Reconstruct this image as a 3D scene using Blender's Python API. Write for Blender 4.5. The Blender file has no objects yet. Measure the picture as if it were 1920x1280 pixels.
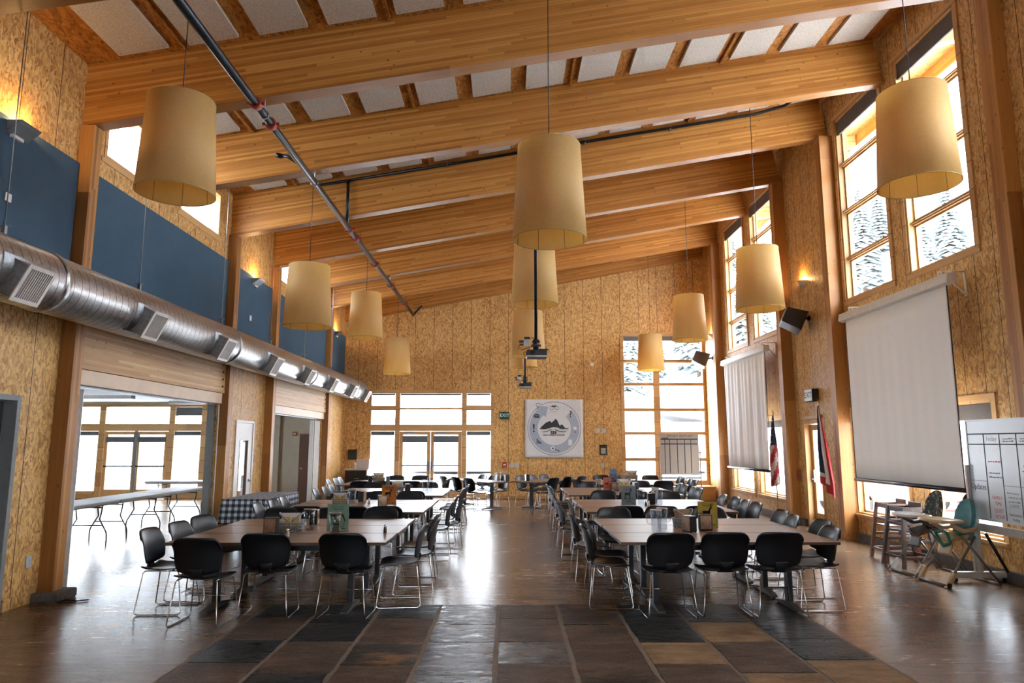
import bpy, math, random
from mathutils import Vector, Matrix
random.seed(11)
S = bpy.context.scene
COL = S.collection
PI = math.pi
XL, XR, YE = -5.306, 6.40, 22.46
SL = 0.1854                                   # roof slope: rise per metre towards the tall window wall
ZB, HB = 5.66, 0.815                          # underside of the beams at the low wall, beam depth
def zbeam(x): return ZB + SL * (x - XL)
def zceil(x): return zbeam(x) + HB

# ---------------------------------------------------------------- camera
EYE = Vector((0, 0, 1.75)); FPX = 1301.5; PITCH = 0.1453; YAW = 0.0046
cam = bpy.data.cameras.new('camera'); cam.sensor_width = 36; cam.lens = FPX / 1920 * 36
cam.clip_start = 0.05; cam.clip_end = 800
co = bpy.data.objects.new('camera', cam); COL.objects.link(co)
co.location = EYE; co.rotation_euler = (PI / 2 + PITCH, 0, -YAW); S.camera = co
def at(px, py, axis, val):
    """point of the place that the photograph shows at (px, py), on the plane axis = val"""
    fw = Vector((math.sin(YAW) * math.cos(PITCH), math.cos(YAW) * math.cos(PITCH), math.sin(PITCH)))
    rt = Vector((math.cos(YAW), -math.sin(YAW), 0)); up = rt.cross(fw)
    d = fw + rt * ((px - 960) / FPX) + up * ((640 - py) / FPX)
    return EYE + d * ((val - EYE[axis]) / d[axis])

# ---------------------------------------------------------------- mesh builder
class MB:
    def __init__(s): s.v = []; s.f = []; s.m = []; s.sm = []
    def add(s, vs, fs, m=0, smooth=False, M=None):
        o = len(s.v)
        for p in vs:
            p = Vector(p)
            s.v.append(M @ p if M else p)
        for f in fs:
            s.f.append([o + i for i in f]); s.m.append(m); s.sm.append(smooth)
        return s
    def box(s, a, b, m=0, M=None):
        x0, y0, z0 = a; x1, y1, z1 = b
        if x0 > x1: x0, x1 = x1, x0
        if y0 > y1: y0, y1 = y1, y0
        if z0 > z1: z0, z1 = z1, z0
        vs = [(x0,y0,z0),(x1,y0,z0),(x1,y1,z0),(x0,y1,z0),(x0,y0,z1),(x1,y0,z1),(x1,y1,z1),(x0,y1,z1)]
        return s.add(vs, [(3,2,1,0),(4,5,6,7),(0,1,5,4),(1,2,6,5),(2,3,7,6),(3,0,4,7)], m, False, M)
    def cbox(s, c, d, m=0, M=None):
        return s.box((c[0]-d[0]/2, c[1]-d[1]/2, c[2]-d[2]/2), (c[0]+d[0]/2, c[1]+d[1]/2, c[2]+d[2]/2), m, M)
    def prism(s, poly, depth, m=0, M=None, y0=0.0):
        """polygon in local x,z extruded along y"""
        n = len(poly)
        ar = sum(poly[i][0]*poly[(i+1)%n][1]-poly[(i+1)%n][0]*poly[i][1] for i in range(n))
        if ar < 0: poly = poly[::-1]
        vs = [(p[0], y0, p[1]) for p in poly] + [(p[0], y0+depth, p[1]) for p in poly]
        fs = [tuple(range(n)), tuple(range(2*n-1, n-1, -1))] + [(i, i+n, (i+1)%n+n, (i+1)%n) for i in range(n)]
        return s.add(vs, fs, m, False, M)
    def tube(s, path, r, n=8, m=0, closed=False, M=None, caps=True):
        P = [Vector(p) for p in path]; k = len(P)
        rr = r if isinstance(r, (list, tuple)) else [r]*k
        vs = []; prev = None
        for i, p in enumerate(P):
            a = P[i-1] if (i > 0 or closed) else P[i]
            b = P[(i+1) % k] if (i < k-1 or closed) else P[i]
            t = (b - a)
            if i > 0 and i < k-1 or closed:
                t = (p - a).normalized() + (b - p).normalized()
            if t.length < 1e-9: t = Vector((0,0,1))
            t.normalize()
            if prev is None:
                u = t.cross(Vector((0,0,1)));
                if u.length < 1e-3: u = t.cross(Vector((1,0,0)))
            else:
                u = prev - t * prev.dot(t)
                if u.length < 1e-6: u = t.orthogonal()
            u.normalize(); w = t.cross(u); prev = u
            for j in range(n):
                a2 = 2*PI*j/n
                vs.append(p + u*(math.cos(a2)*rr[i]) + w*(math.sin(a2)*rr[i]))
        fs = []
        for i in range(k if closed else k-1):
            for j in range(n):
                a0 = i*n+j; a1 = i*n+(j+1)%n; b0 = ((i+1)%k)*n+j; b1 = ((i+1)%k)*n+(j+1)%n
                fs.append((a0, a1, b1, b0))
        s.add(vs, fs, m, True, M)
        if caps and not closed:
            o = len(s.v)-len(vs)
            s.f.append([o+j for j in range(n)][::-1]); s.m.append(m); s.sm.append(False)
            s.f.append([o+(k-1)*n+j for j in range(n)]); s.m.append(m); s.sm.append(False)
        return s
    def lathe(s, prof, n=32, m=0, M=None, smooth=True, a0=0, a1=2*PI):
        """profile (r, z) round the z axis"""
        full = abs(a1-a0-2*PI) < 1e-6; c = n if full else n+1; vs = []
        for r, z in prof:
            for j in range(c):
                a = a0+(a1-a0)*j/n; vs.append((r*math.cos(a), r*math.sin(a), z))
        fs = []
        for i in range(len(prof)-1):
            for j in range(n):
                j2 = (j+1) % c
                fs.append((i*c+j, i*c+j2, (i+1)*c+j2, (i+1)*c+j))
        return s.add(vs, fs, m, smooth, M)
    def cyl(s, p0, p1, r, n=16, m=0):
        return s.tube([p0, p1], r, n, m)
    def sphere(s, c, r, n=12, m=0, sc=(1,1,1)):
        vs = []; k = n//2
        for i in range(k+1):
            t = PI*i/k
            for j in range(n):
                a = 2*PI*j/n
                vs.append((c[0]+r*sc[0]*math.sin(t)*math.cos(a), c[1]+r*sc[1]*math.sin(t)*math.sin(a), c[2]+r*sc[2]*math.cos(t)))
        fs = [(i*n+j, (i+1)*n+j, (i+1)*n+(j+1)%n, i*n+(j+1)%n) for i in range(k) for j in range(n)]
        return s.add(vs, fs, m, True)
    def sheet(s, nu, nv, fn, th, m=0, M=None, smooth=True, mf=None):
        """thick sheet: fn(u, v) -> point, thickened along its normals"""
        G = [[Vector(fn(i/nu, j/nv)) for j in range(nv+1)] for i in range(nu+1)]
        N = []
        for i in range(nu+1):
            row = []
            for j in range(nv+1):
                du = G[min(i+1,nu)][j]-G[max(i-1,0)][j]; dv = G[i][min(j+1,nv)]-G[i][max(j-1,0)]
                nn = du.cross(dv)
                row.append(nn.normalized() if nn.length > 1e-12 else Vector((0,0,1)))
            N.append(row)
        A = [G[i][j]+N[i][j]*th/2 for i in range(nu+1) for j in range(nv+1)]
        B = [G[i][j]-N[i][j]*th/2 for i in range(nu+1) for j in range(nv+1)]
        k = len(A); w = nv+1
        o = len(s.v)
        for p in A+B: s.v.append(M @ p if M else p)
        def f(idx, sm, mm=m): s.f.append([o+i for i in idx]); s.m.append(mm); s.sm.append(sm)
        for i in range(nu):
            for j in range(nv):
                q = (i*w+j, (i+1)*w+j, (i+1)*w+j+1, i*w+j+1)
                mm = mf((i+.5)/nu, (j+.5)/nv) if mf else m
                f(q, smooth, mm); f([x+k for x in q[::-1]], smooth, mm)
        for i in range(nu):
            a, b = i*w, (i+1)*w; f((a, a+k, b+k, b), False, mf((i+.5)/nu, 0.01) if mf else m)
            a, b = i*w+nv, (i+1)*w+nv; f((b, b+k, a+k, a), False, mf((i+.5)/nu, .99) if mf else m)
        for j in range(nv):
            a, b = j, j+1; f((b, b+k, a+k, a), False, mf(0.01, (j+.5)/nv) if mf else m)
            a, b = nu*w+j, nu*w+j+1; f((a, a+k, b+k, b), False, mf(.99, (j+.5)/nv) if mf else m)
        return s
    def build(s, name, mats, parent=None, loc=(0,0,0), rot=None, bevel=0, merge=False):
        me = bpy.data.meshes.new(name)
        me.from_pydata([tuple(p) for p in s.v], [], s.f)
        if not isinstance(mats, (list, tuple)): mats = [mats]
        for mm in mats: me.materials.append(mm)
        me.polygons.foreach_set('material_index', s.m)
        me.polygons.foreach_set('use_smooth', s.sm)
        me.update()
        o = bpy.data.objects.new(name, me); COL.objects.link(o)
        o.location = loc
        if rot is not None: o.rotation_euler = rot
        if parent: o.parent = parent
        if bevel:
            b = o.modifiers.new('bevel', 'BEVEL'); b.width = bevel; b.segments = 2; b.limit_method = 'ANGLE'; b.angle_limit = math.radians(40)
        return o
def tag(o, label, cat, group=None):
    o['label'] = label; o['category'] = cat
    if group: o['group'] = group
    return o
def thing(name, label, cat, loc=(0,0,0), rz=0, group=None):
    o = bpy.data.objects.new(name, None); COL.objects.link(o); o.empty_display_size = .1
    o.location = loc; o.rotation_euler = (0, 0, rz)
    return tag(o, label, cat, group)
def struct(o):
    o['kind'] = 'structure'; return o
def copy_tree(o, parent=None):
    c = o.copy(); COL.objects.link(c)
    if parent: c.parent = parent
    for ch in list(o.children): copy_tree(ch, c)
    return c
def txt(name, s, size, m, parent, loc, rot, align='CENTER', ext=0.0008, bold=0.0, squeeze=1.0):
    cu = bpy.data.curves.new(name, 'FONT'); cu.body = s; cu.size = size; cu.align_x = align; cu.align_y = 'CENTER'
    cu.extrude = ext; cu.offset = bold; cu.materials.append(m); cu.resolution_u = 3
    o = bpy.data.objects.new(name, cu); COL.objects.link(o); o.parent = parent; o.location = loc; o.rotation_euler = rot
    o.scale = (squeeze, 1, 1)
    return o
def texts_to_meshes():
    dg = bpy.context.evaluated_depsgraph_get()
    for o in [o for o in S.objects if o.type == 'FONT']:
        me = bpy.data.meshes.new_from_object(o.evaluated_get(dg))
        n = bpy.data.objects.new(o.name.split('.')[0], me); COL.objects.link(n)
        n.parent = o.parent; n.matrix_basis = o.matrix_basis.copy()
        nm = o.name; bpy.data.objects.remove(o); n.name = nm
def xf(loc=(0,0,0), rz=0, rx=0, ry=0):
    return Matrix.Translation(loc) @ Matrix.Rotation(rz, 4, 'Z') @ Matrix.Rotation(ry, 4, 'Y') @ Matrix.Rotation(rx, 4, 'X')

# ---------------------------------------------------------------- materials
class NT:
    def __init__(s, name):
        s.mat = bpy.data.materials.new(name); s.mat.use_nodes = True
        s.n = s.mat.node_tree.nodes; s.l = s.mat.node_tree.links
        s.b = s.n['Principled BSDF']; s.out = s.n['Material Output']
    def new(s, t, **kw):
        n = s.n.new(t)
        for k, v in kw.items():
            if k.startswith('i_'): n.inputs[k[2:]].default_value = v
            elif k.startswith('x_'): n.inputs[int(k[2:])].default_value = v
            else: setattr(n, k, v)
        return n
    def link(s, a, b): s.l.new(a, b)
    def math(s, op, a, b=None, c=None):
        n = s.n.new('ShaderNodeMath'); n.operation = op
        for i, q in enumerate((a, b, c)):
            if q is None: continue
            if isinstance(q, (int, float)): n.inputs[i].default_value = q
            else: s.link(q, n.inputs[i])
        return n.outputs[0]
    def coords(s, scale=(1,1,1), rot=(0,0,0), src='Object', vec=None):
        if vec is None: vec = s.new('ShaderNodeTexCoord').outputs[src]
        mp = s.new('ShaderNodeMapping'); mp.inputs['Scale'].default_value = scale; mp.inputs['Rotation'].default_value = rot
        s.link(vec, mp.inputs['Vector']); return mp.outputs[0]
    def noise(s, vec, scale=5, detail=3, rough=.55, out='Fac'):
        n = s.new('ShaderNodeTexNoise'); n.inputs['Scale'].default_value = scale; n.inputs['Detail'].default_value = detail; n.inputs['Roughness'].default_value = rough
        s.link(vec, n.inputs['Vector']); return n.outputs[out]
    def voro(s, vec, scale=1, feature='F1', out='Color', rnd=1):
        n = s.new('ShaderNodeTexVoronoi'); n.feature = feature; n.inputs['Scale'].default_value = scale; n.inputs['Randomness'].default_value = rnd
        s.link(vec, n.inputs['Vector']); return n.outputs[out]
    def ramp(s, fac, stops, interp='LINEAR'):
        r = s.new('ShaderNodeValToRGB'); r.color_ramp.interpolation = interp
        e = r.color_ramp.elements
        while len(e) < len(stops): e.new(.5)
        for i, (p, c) in enumerate(stops):
            e[i].position = p; e[i].color = (*c, 1) if len(c) == 3 else c
        s.link(fac, r.inputs[0]); return r.outputs[0]
    def mix(s, fac, a, b, mode='MIX'):
        n = s.new('ShaderNodeMix'); n.data_type = 'RGBA'; n.blend_type = mode
        for q, i in ((fac, 0), (a, 6), (b, 7)):
            if isinstance(q, (int, float)): n.inputs[i].default_value = q
            elif isinstance(q, (tuple, list)): n.inputs[i].default_value = (*q, 1) if len(q) == 3 else q
            else: s.link(q, n.inputs[i])
        return n.outputs[2]
    def sep(s, vec):
        n = s.new('ShaderNodeSeparateXYZ'); s.link(vec, n.inputs[0]); return n.outputs
    def bump(s, h, strength=.3, dist=.01):
        n = s.new('ShaderNodeBump'); n.inputs['Strength'].default_value = strength; n.inputs['Distance'].default_value = dist
        s.link(h, n.inputs['Height']); s.link(n.outputs[0], s.b.inputs['Normal'])
    def set(s, **kw):
        for k, v in kw.items():
            i = s.b.inputs[k.replace('_', ' ')]
            if isinstance(v, (int, float)): i.default_value = v
            elif isinstance(v, (tuple, list)): i.default_value = (*v, 1) if len(v) == 3 else v
            else: s.link(v, i)
        return s
def plain(name, c, rough=.5, metal=0, var=.08, nscale=14, spec=.5, bump=0, coat=0):
    """one colour with a little procedural mottling"""
    t = NT(name); nz = t.noise(t.coords(), nscale, 3)
    lo = tuple(x*(1-var) for x in c); hi = tuple(min(1, x*(1+var)) for x in c)
    t.set(Base_Color=t.ramp(nz, [(.3, lo), (.7, hi)]), Roughness=rough, Metallic=metal, Specular_IOR_Level=spec)
    if bump: t.bump(nz, bump, .003)
    if coat: t.set(Coat_Weight=coat, Coat_Roughness=.15)
    return t.mat
def osb(name, strand, seam=None, hue=1.0, light=(.70,.435,.165), mid=(.50,.26,.074), dark=(.20,.075,.018), seamw=.006):
    t = NT(name); tc = t.new('ShaderNodeTexCoord').outputs['Object']
    nzc = t.new('ShaderNodeTexNoise'); nzc.inputs['Scale'].default_value = 3.1; nzc.inputs['Detail'].default_value = 2; t.link(tc, nzc.inputs['Vector'])
    wv = t.new('ShaderNodeVectorMath'); wv.operation = 'MULTIPLY_ADD'; t.link(nzc.outputs['Color'], wv.inputs[0]); wv.inputs[1].default_value = (.16,.16,.16); t.link(tc, wv.inputs[2])
    a = t.voro(t.coords(strand, (.25,.2,.3), vec=wv.outputs[0]))
    b = t.voro(t.coords(tuple(x*1.25 for x in strand), (-.45,-.35,-.5), vec=wv.outputs[0]))
    c = t.voro(t.coords(tuple(x*1.9 for x in strand), (.9,.7,-.8), vec=wv.outputs[0]))
    sa, sb, sc = t.sep(a), t.sep(b), t.sep(c)
    stops = [(0, dark), (.13, tuple((x+y)/2 for x, y in zip(dark, mid))), (.34, mid), (.72, light), (1, tuple(min(1, x*1.22) for x in light))]
    ca, cb, cc = t.ramp(sa[0], stops), t.ramp(sb[0], stops), t.ramp(sc[0], stops)
    m1 = t.mix(t.math('GREATER_THAN', sb[1], .52), ca, cb)
    m2 = t.mix(t.math('GREATER_THAN', sc[1], .72), m1, cc)
    fine = t.noise(t.coords(tuple(x*6 for x in strand)), 1, 3)
    m3 = t.mix(t.math('MULTIPLY', t.math('SUBTRACT', fine, .35), .7), m2, tuple(x*.55 for x in mid))
    big = t.noise(tc, .9, 2)
    m4 = t.mix(.25, m3, t.ramp(big, [(.3, tuple(x*.8 for x in mid)), (.7, tuple(min(1,x*1.05) for x in light))]))
    if seam:
        ax, sp, off = seam
        q = t.sep(tc)[ax]
        fr = t.math('FRACT', t.math('ADD', t.math('DIVIDE', q, sp), off))
        m4 = t.mix(t.math('LESS_THAN', fr, seamw*2/sp), m4, (.05,.022,.008))
    t.set(Base_Color=m4, Roughness=.5, Specular_IOR_Level=.35); t.bump(sa[2], .12, .004)
    return t.mat
def glulam(name, axis=0, lam_axis=2, light=(.60,.295,.076), mid=(.455,.196,.042), dark=(.29,.105,.019), rough=.45, lam=.038, gsc=1.0):
    """laminated timber: grain runs along axis, laminations stack along lam_axis"""
    t = NT(name); tc = t.new('ShaderNodeTexCoord').outputs['Object']; q = t.sep(tc)
    row = t.math('FLOOR', t.math('DIVIDE', q[lam_axis], lam))
    wn = t.new('ShaderNodeTexWhiteNoise'); wn.noise_dimensions = '1D'; t.link(row, wn.inputs['W'])
    seg = t.math('FLOOR', t.math('ADD', t.math('MULTIPLY', q[axis], .38), t.math('MULTIPLY', wn.outputs['Value'], 9.0)))
    w2 = t.new('ShaderNodeTexWhiteNoise'); w2.noise_dimensions = '2D'
    cb = t.new('ShaderNodeCombineXYZ'); t.link(row, cb.inputs[0]); t.link(seg, cb.inputs[1]); t.link(cb.outputs[0], w2.inputs['Vector'])
    sc = [38*gsc]*3; sc[axis] = 1.6*gsc
    gr = t.noise(t.coords(tuple(sc)), 1, 5, .6)
    f = t.math('ADD', t.math('MULTIPLY', w2.outputs['Value'], .55), t.math('MULTIPLY', gr, .55))
    col = t.ramp(f, [(.15, dark), (.5, mid), (.85, light)])
    ks = [8]*3; ks[axis] = 5
    kd = t.voro(t.coords(tuple(ks)), 1, out='Distance')
    col = t.mix(t.ramp(kd, [(.055, (.8,.8,.8)), (.12, (0,0,0))]), col, tuple(x*.45 for x in dark))
    fr = t.math('FRACT', t.math('DIVIDE', q[lam_axis], lam))
    col = t.mix(t.math('MULTIPLY', t.math('LESS_THAN', fr, .06), .55), col, tuple(x*.45 for x in dark))
    t.set(Base_Color=col, Roughness=rough, Specular_IOR_Level=.35); t.bump(gr, .06, .003)
    return t.mat
M = {}
M['osb_left'] = osb('osb_left', (38, 30, 12), (1, .61, .35))
M['osb_right'] = osb('osb_right', (38, 30, 12), (1, .406, .2))
M['osb_end'] = osb('osb_end', (28, 38, 12), (0, .61, .02))
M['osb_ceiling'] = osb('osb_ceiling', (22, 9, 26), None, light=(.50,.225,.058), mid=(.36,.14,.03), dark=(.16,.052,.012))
M['beam'] = glulam('beam_timber', 0, 2)
M['post'] = glulam('post_timber', 2, 1, light=(.50,.245,.072), mid=(.36,.155,.04), dark=(.22,.083,.02), lam=.045)
M['header'] = glulam('header_timber', 1, 2, light=(.62,.40,.20), mid=(.52,.31,.135), dark=(.36,.18,.065))
M['pine'] = glulam('window_pine_upright', 2, 1, light=(.64,.40,.18), mid=(.55,.32,.125), dark=(.42,.22,.075), lam=.4)
M['pine_h'] = glulam('window_pine_level', 1, 2, light=(.64,.40,.18), mid=(.55,.32,.125), dark=(.42,.22,.075), lam=.4)
M['pine_x'] = glulam('window_pine_across', 0, 2, light=(.62,.39,.18), mid=(.52,.31,.125), dark=(.40,.21,.075), lam=.4)
M['fascia'] = plain('pale_maple', (.66,.50,.35), .45, var=.06, nscale=6)
M['white_paint'] = plain('white_paint', (.75,.74,.71), .4, var=.03)
M['cream_wall'] = plain('cream_wall', (.50,.46,.37), .7, var=.05, nscale=3)
M['annex_ceiling'] = plain('annex_ceiling', (.30,.33,.34), .8, var=.04)
M['dark_door'] = plain('dark_door', (.035,.036,.038), .5)
M['grey_frame'] = plain('grey_frame', (.20,.215,.22), .5)
M['brown_door'] = plain('brown_door', (.12,.05,.028), .45)
M['red_mast'] = plain('red_mast', (.35,.12,.07), .5)
M['black'] = plain('black_plastic', (.012,.013,.015), .38, var=.2)
M['black_metal'] = plain('black_metal', (.016,.018,.021), .35, .3, var=.2)
M['blind'] = plain('blind_cloth', (.10,.085,.075), .85)
M['blind_blue'] = plain('blind_mesh', (.12,.145,.165), .85)
M['concrete_curb'] = plain('concrete_curb', (.11,.10,.09), .8, var=.25, bump=.3)
M['red'] = plain('red_enamel', (.42,.03,.025), .4)
M['coupling'] = plain('coupling_red', (.30,.035,.02), .5, var=.25)
M['plate'] = plain('wall_plate_grey', (.42,.44,.45), .45)
M['bracket'] = plain('bracket_white', (.70,.66,.58), .4)
def m_fabric():
    t = NT('blue_acoustic_cloth'); n = t.noise(t.coords((1,1,1)), 260, 2); n2 = t.noise(t.coords(), 2.2, 2)
    c = t.ramp(n, [(.3, (.038,.074,.113)), (.7, (.085,.137,.19))])
    t.set(Base_Color=t.mix(.15, c, t.ramp(n2, [(.3,(.03,.06,.1)),(.7,(.085,.13,.18))])), Roughness=.95, Specular_IOR_Level=.1); t.bump(n, .3, .003); return t.mat
M['blue'] = m_fabric()
def m_acoustic():
    t = NT('acoustic_board'); v = t.noise(t.coords((1,1,1)), 110, 4, .7)
    t.set(Base_Color=t.ramp(v, [(.34,(.30,.25,.19)),(.5,(.60,.555,.49)),(.7,(.74,.71,.66))]), Roughness=.95, Specular_IOR_Level=.05); t.bump(v, .5, .004); return t.mat
M['acoustic'] = m_acoustic()
def m_duct():
    t = NT('galvanised_duct'); tc = t.new('ShaderNodeTexCoord').outputs['Object']; q = t.sep(tc)
    sp = t.math('FRACT', t.math('DIVIDE', t.math('ADD', q[1], t.math('MULTIPLY', q[2], .12)), .128))
    line = t.math('LESS_THAN', sp, .07)
    v = t.voro(t.coords((34,34,34)), 1); nz = t.noise(t.coords((9,9,9)), 1, 3)
    base = t.ramp(t.math('ADD', t.math('MULTIPLY', t.sep(v)[0], .4), t.math('MULTIPLY', nz, .6)), [(.2,(.34,.345,.345)),(.8,(.52,.53,.53))])
    t.set(Base_Color=t.mix(line, base, (.10,.095,.09)), Metallic=.9, Roughness=t.math('ADD', .25, t.math('MULTIPLY', nz, .18)))
    t.bump(t.math('MULTIPLY', line, 1.0), .6, .004); return t.mat
M['duct'] = m_duct()
M['galv'] = plain('galvanised_sheet', (.27,.28,.285), .42, .85, var=.2, nscale=30)
M['steel'] = plain('grey_steel', (.28,.30,.32), .35, .8)
M['pipe'] = plain('dark_pipe', (.016,.022,.028), .32, .4, var=.25)
M['grille'] = plain('grille_white', (.62,.59,.55), .5)
M['void'] = plain('dark_void', (.012,.012,.012), .9)
def m_glass(name='window_glass', tint=(.97,.985,1)):
    t = NT(name); t.n.remove(t.b)
    tr = t.new('ShaderNodeBsdfTransparent'); tr.inputs[0].default_value = (*tint, 1)
    gl = t.new('ShaderNodeBsdfGlossy'); gl.inputs['Roughness'].default_value = .02
    fr = t.new('ShaderNodeFresnel'); fr.inputs[0].default_value = 1.45
    mx = t.new('ShaderNodeMixShader'); ge = t.new('ShaderNodeNewGeometry'); t.link(t.math('MULTIPLY', fr.outputs[0], t.math('SUBTRACT', 1.0, ge.outputs['Backfacing'])), mx.inputs[0]); t.link(tr.outputs[0], mx.inputs[1]); t.link(gl.outputs[0], mx.inputs[2])
    t.link(mx.outputs[0], t.out.inputs[0]); return t.mat
M['glass'] = m_glass()
M['clear'] = m_glass('clear_plastic', (.86,.88,.90))
def m_concrete():
    t = NT('stained_concrete'); tc = t.new('ShaderNodeTexCoord').outputs['Object']
    n1 = t.noise(t.coords((1,1,1)), .8, 5, .6); n2 = t.noise(t.coords((1.2,5,1)), 2.6, 4, .6); n3 = t.noise(tc, 40, 3)
    f = t.math('ADD', t.math('MULTIPLY', n1, .5), t.math('MULTIPLY', n2, .5))
    c = t.ramp(f, [(.32,(.075,.043,.022)),(.5,(.155,.093,.049)),(.68,(.26,.168,.098))])
    c = t.mix(.18, c, t.ramp(n3, [(.35,(.06,.04,.03)),(.65,(.26,.2,.15))]))
    q = t.sep(tc)
    l = t.math('LESS_THAN', t.math('ABSOLUTE', t.math('SUBTRACT', q[1], 5.87)), .005)
    for y in (8.24, 12.95, 15.3, 19.95):
        l = t.math('MAXIMUM', l, t.math('LESS_THAN', t.math('ABSOLUTE', t.math('SUBTRACT', q[1], y)), .005))
    for x in (-4.4,):
        l = t.math('MAXIMUM', l, t.math('LESS_THAN', t.math('ABSOLUTE', t.math('SUBTRACT', q[0], x)), .006))
    c = t.mix(t.math('MULTIPLY', l, .7), c, (.02,.015,.012))
    t.set(Base_Color=c, Roughness=t.math('ADD', .19, t.math('ADD', t.math('MULTIPLY', n1, .07), t.math('MULTIPLY', n2, .07))), Specular_IOR_Level=.5, IOR=1.31)
    t.bump(n3, .03, .004); return t.mat
M['concrete'] = m_concrete()
def m_slate(name, a, b, c, rough=.28, spec=.5, ior=1.4):
    t = NT(name); n1 = t.noise(t.coords((1,1.7,1)), 2.4, 5, .62); n2 = t.noise(t.coords((2.2,6,2)), 2.2, 6, .65); n3 = t.noise(t.coords(), 60, 2)
    w = t.new('ShaderNodeTexWave'); w.inputs['Scale'].default_value = 1.3; w.inputs['Distortion'].default_value = 14; w.inputs['Detail'].default_value = 4; w.bands_direction = 'Y'
    t.link(t.coords((1,1,1)), w.inputs['Vector'])
    col = t.ramp(t.math('ADD', t.math('MULTIPLY', n1, .7), t.math('MULTIPLY', n2, .3)), [(.36,a),(.5,b),(.62,c)])
    col = t.mix(.12, col, t.ramp(n3, [(.35,(.01,.01,.01)),(.65,(.3,.27,.24))]))
    t.set(Base_Color=col, Roughness=t.math('ADD', rough-.1, t.math('MULTIPLY', n2, .28)), Specular_IOR_Level=spec, IOR=ior)
    h = t.math('ADD', t.math('MULTIPLY', t.ramp(n2, [(.42,(0,0,0)),(.58,(1,1,1))]), .7), t.math('ADD', t.math('MULTIPLY', w.outputs['Fac'], .35), t.math('MULTIPLY', n3, .08)))
    t.bump(h, .6, .014); return t.mat
M['slate_dark'] = m_slate('slate_blue_black', (.004,.006,.008), (.010,.013,.016), (.028,.031,.033), .27, .4, 1.14)
M['slate_brown'] = m_slate('slate_brown', (.045,.028,.02), (.078,.05,.035), (.135,.088,.06), .48, .4, 1.18)
M['slate_tan'] = m_slate('slate_tan', (.13,.08,.04), (.24,.155,.08), (.33,.225,.125), .55, .4, 1.15)
M['slate_grey'] = m_slate('slate_grey', (.012,.015,.018), (.03,.033,.036), (.06,.058,.056), .24, .45)
M['slate_mix'] = m_slate('slate_rust_patches', (.008,.011,.014), (.03,.021,.015), (.22,.11,.044), .32, .4, 1.18)
M['grout'] = plain('grout', (.15,.118,.088), .8, var=.3, nscale=50, bump=.3)
M['snow'] = plain('snow', (.83,.85,.88), .9, var=.05, nscale=.6)

# ---------------------------------------------------------------- setting
def cells(us, zs, holes):
    """rectangles of a wall between the cuts, without the holes"""
    for i in range(len(us)-1):
        for j in range(len(zs)-1):
            cu, cz = (us[i]+us[i+1])/2, (zs[j]+zs[j+1])/2
            if not any(h[0] < cu < h[1] and h[2] < cz < h[3] for h in holes):
                yield us[i], us[i+1], zs[j], zs[j+1]
def wall(name, axis, c0, c1, u0, u1, z1, holes, m, gable=None):
    us = sorted({u0, u1, *[h[0] for h in holes], *[h[1] for h in holes]}); us = [u for u in us if u0 <= u <= u1]
    zs = sorted({0, z1, *[h[2] for h in holes], *[h[3] for h in holes]}); zs = [z for z in zs if 0 <= z <= z1]
    b = MB()
    for a, d, e, f in cells(us, zs, holes):
        if axis == 0: b.box((c0, a, e), (c1, d, f))
        else: b.box((a, c0, e), (d, c1, f))
    if gable: b.prism(gable, c1-c0, y0=c0)
    return struct(b.build(name, m))
fl = MB(); fl.box((-14.8, -5.2, -.12), (6.7, 22.7, 0))
struct(fl.build('floor', M['concrete']))
# slate inlay: nine columns of random-length flags, joints read off the photograph
sx0, sw, stop = -2.604, .624, 7.91
rows = {0: ([7.38,6.551,5.895,5.2,4.5], 'dbdbdb'), 1: ([7.108,6.484,5.635,4.95,4.3], 'ddbdbd'), 2: ([7.316,6.467,5.814,5.1,4.4], 'dbmbdb'),
        3: ([7.088,6.467,5.585,4.9,4.3], 'ggggdb'), 4: ([7.294,6.467,5.841,5.1,4.4], 'bbgbmb'), 5: ([7.048,6.451,5.585,5.0,4.3], 'mbbmbd'),
        6: ([7.35,6.451,5.828,5.1,4.3], 'ddtbdb'), 7: ([7.148,6.467,5.62,5.0,4.3], 'dtbtdb'), 8: ([7.25,6.551,5.937,5.2,4.4], 'dddtbd')}
keys = {'d': 0, 'b': 1, 't': 2, 'g': 3, 'm': 4}
sl = MB(); rs = random.Random(5)
for c, (js, cs) in rows.items():
    ys = [stop] + js + [3.6]
    for k in range(len(ys)-1):
        x0, x1 = sx0+c*sw+.021, sx0+(c+1)*sw-.021; y1, y0 = ys[k]-.012, ys[k+1]+.012
        h = .010 + rs.random()*.004
        nx, ny = 8, 6; g = []
        for i in range(nx+1):
            for j in range(ny+1):
                ex = (i in (0, nx)); ey = (j in (0, ny))
                g.append((x0+(x1-x0)*i/nx + (rs.uniform(-.007,.007) if ex else 0), y0+(y1-y0)*j/ny + (rs.uniform(-.005,.005) if ey else 0), h+rs.uniform(-.0016,.0016)-(.004 if ex or ey else 0)))
        fs = [(i*(ny+1)+j, (i+1)*(ny+1)+j, (i+1)*(ny+1)+j+1, i*(ny+1)+j+1) for i in range(nx) for j in range(ny)]
        sl.add(g, fs, keys[cs[k]], True)
        w = ny+1; rim = [i*w for i in range(nx+1)] + [nx*w+j for j in range(1, ny+1)] + [i*w+ny for i in range(nx-1,-1,-1)] + [j for j in range(ny-1,0,-1)]
        o = len(sl.v)-len(g); rv = [sl.v[o+i] for i in rim]; n = len(rv)
        sl.add([(p.x,p.y,p.z) for p in rv]+[(p.x,p.y,0) for p in rv], [(i, i+n, (i+1)%n+n, (i+1)%n) for i in range(n)], keys[cs[k]])
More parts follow.
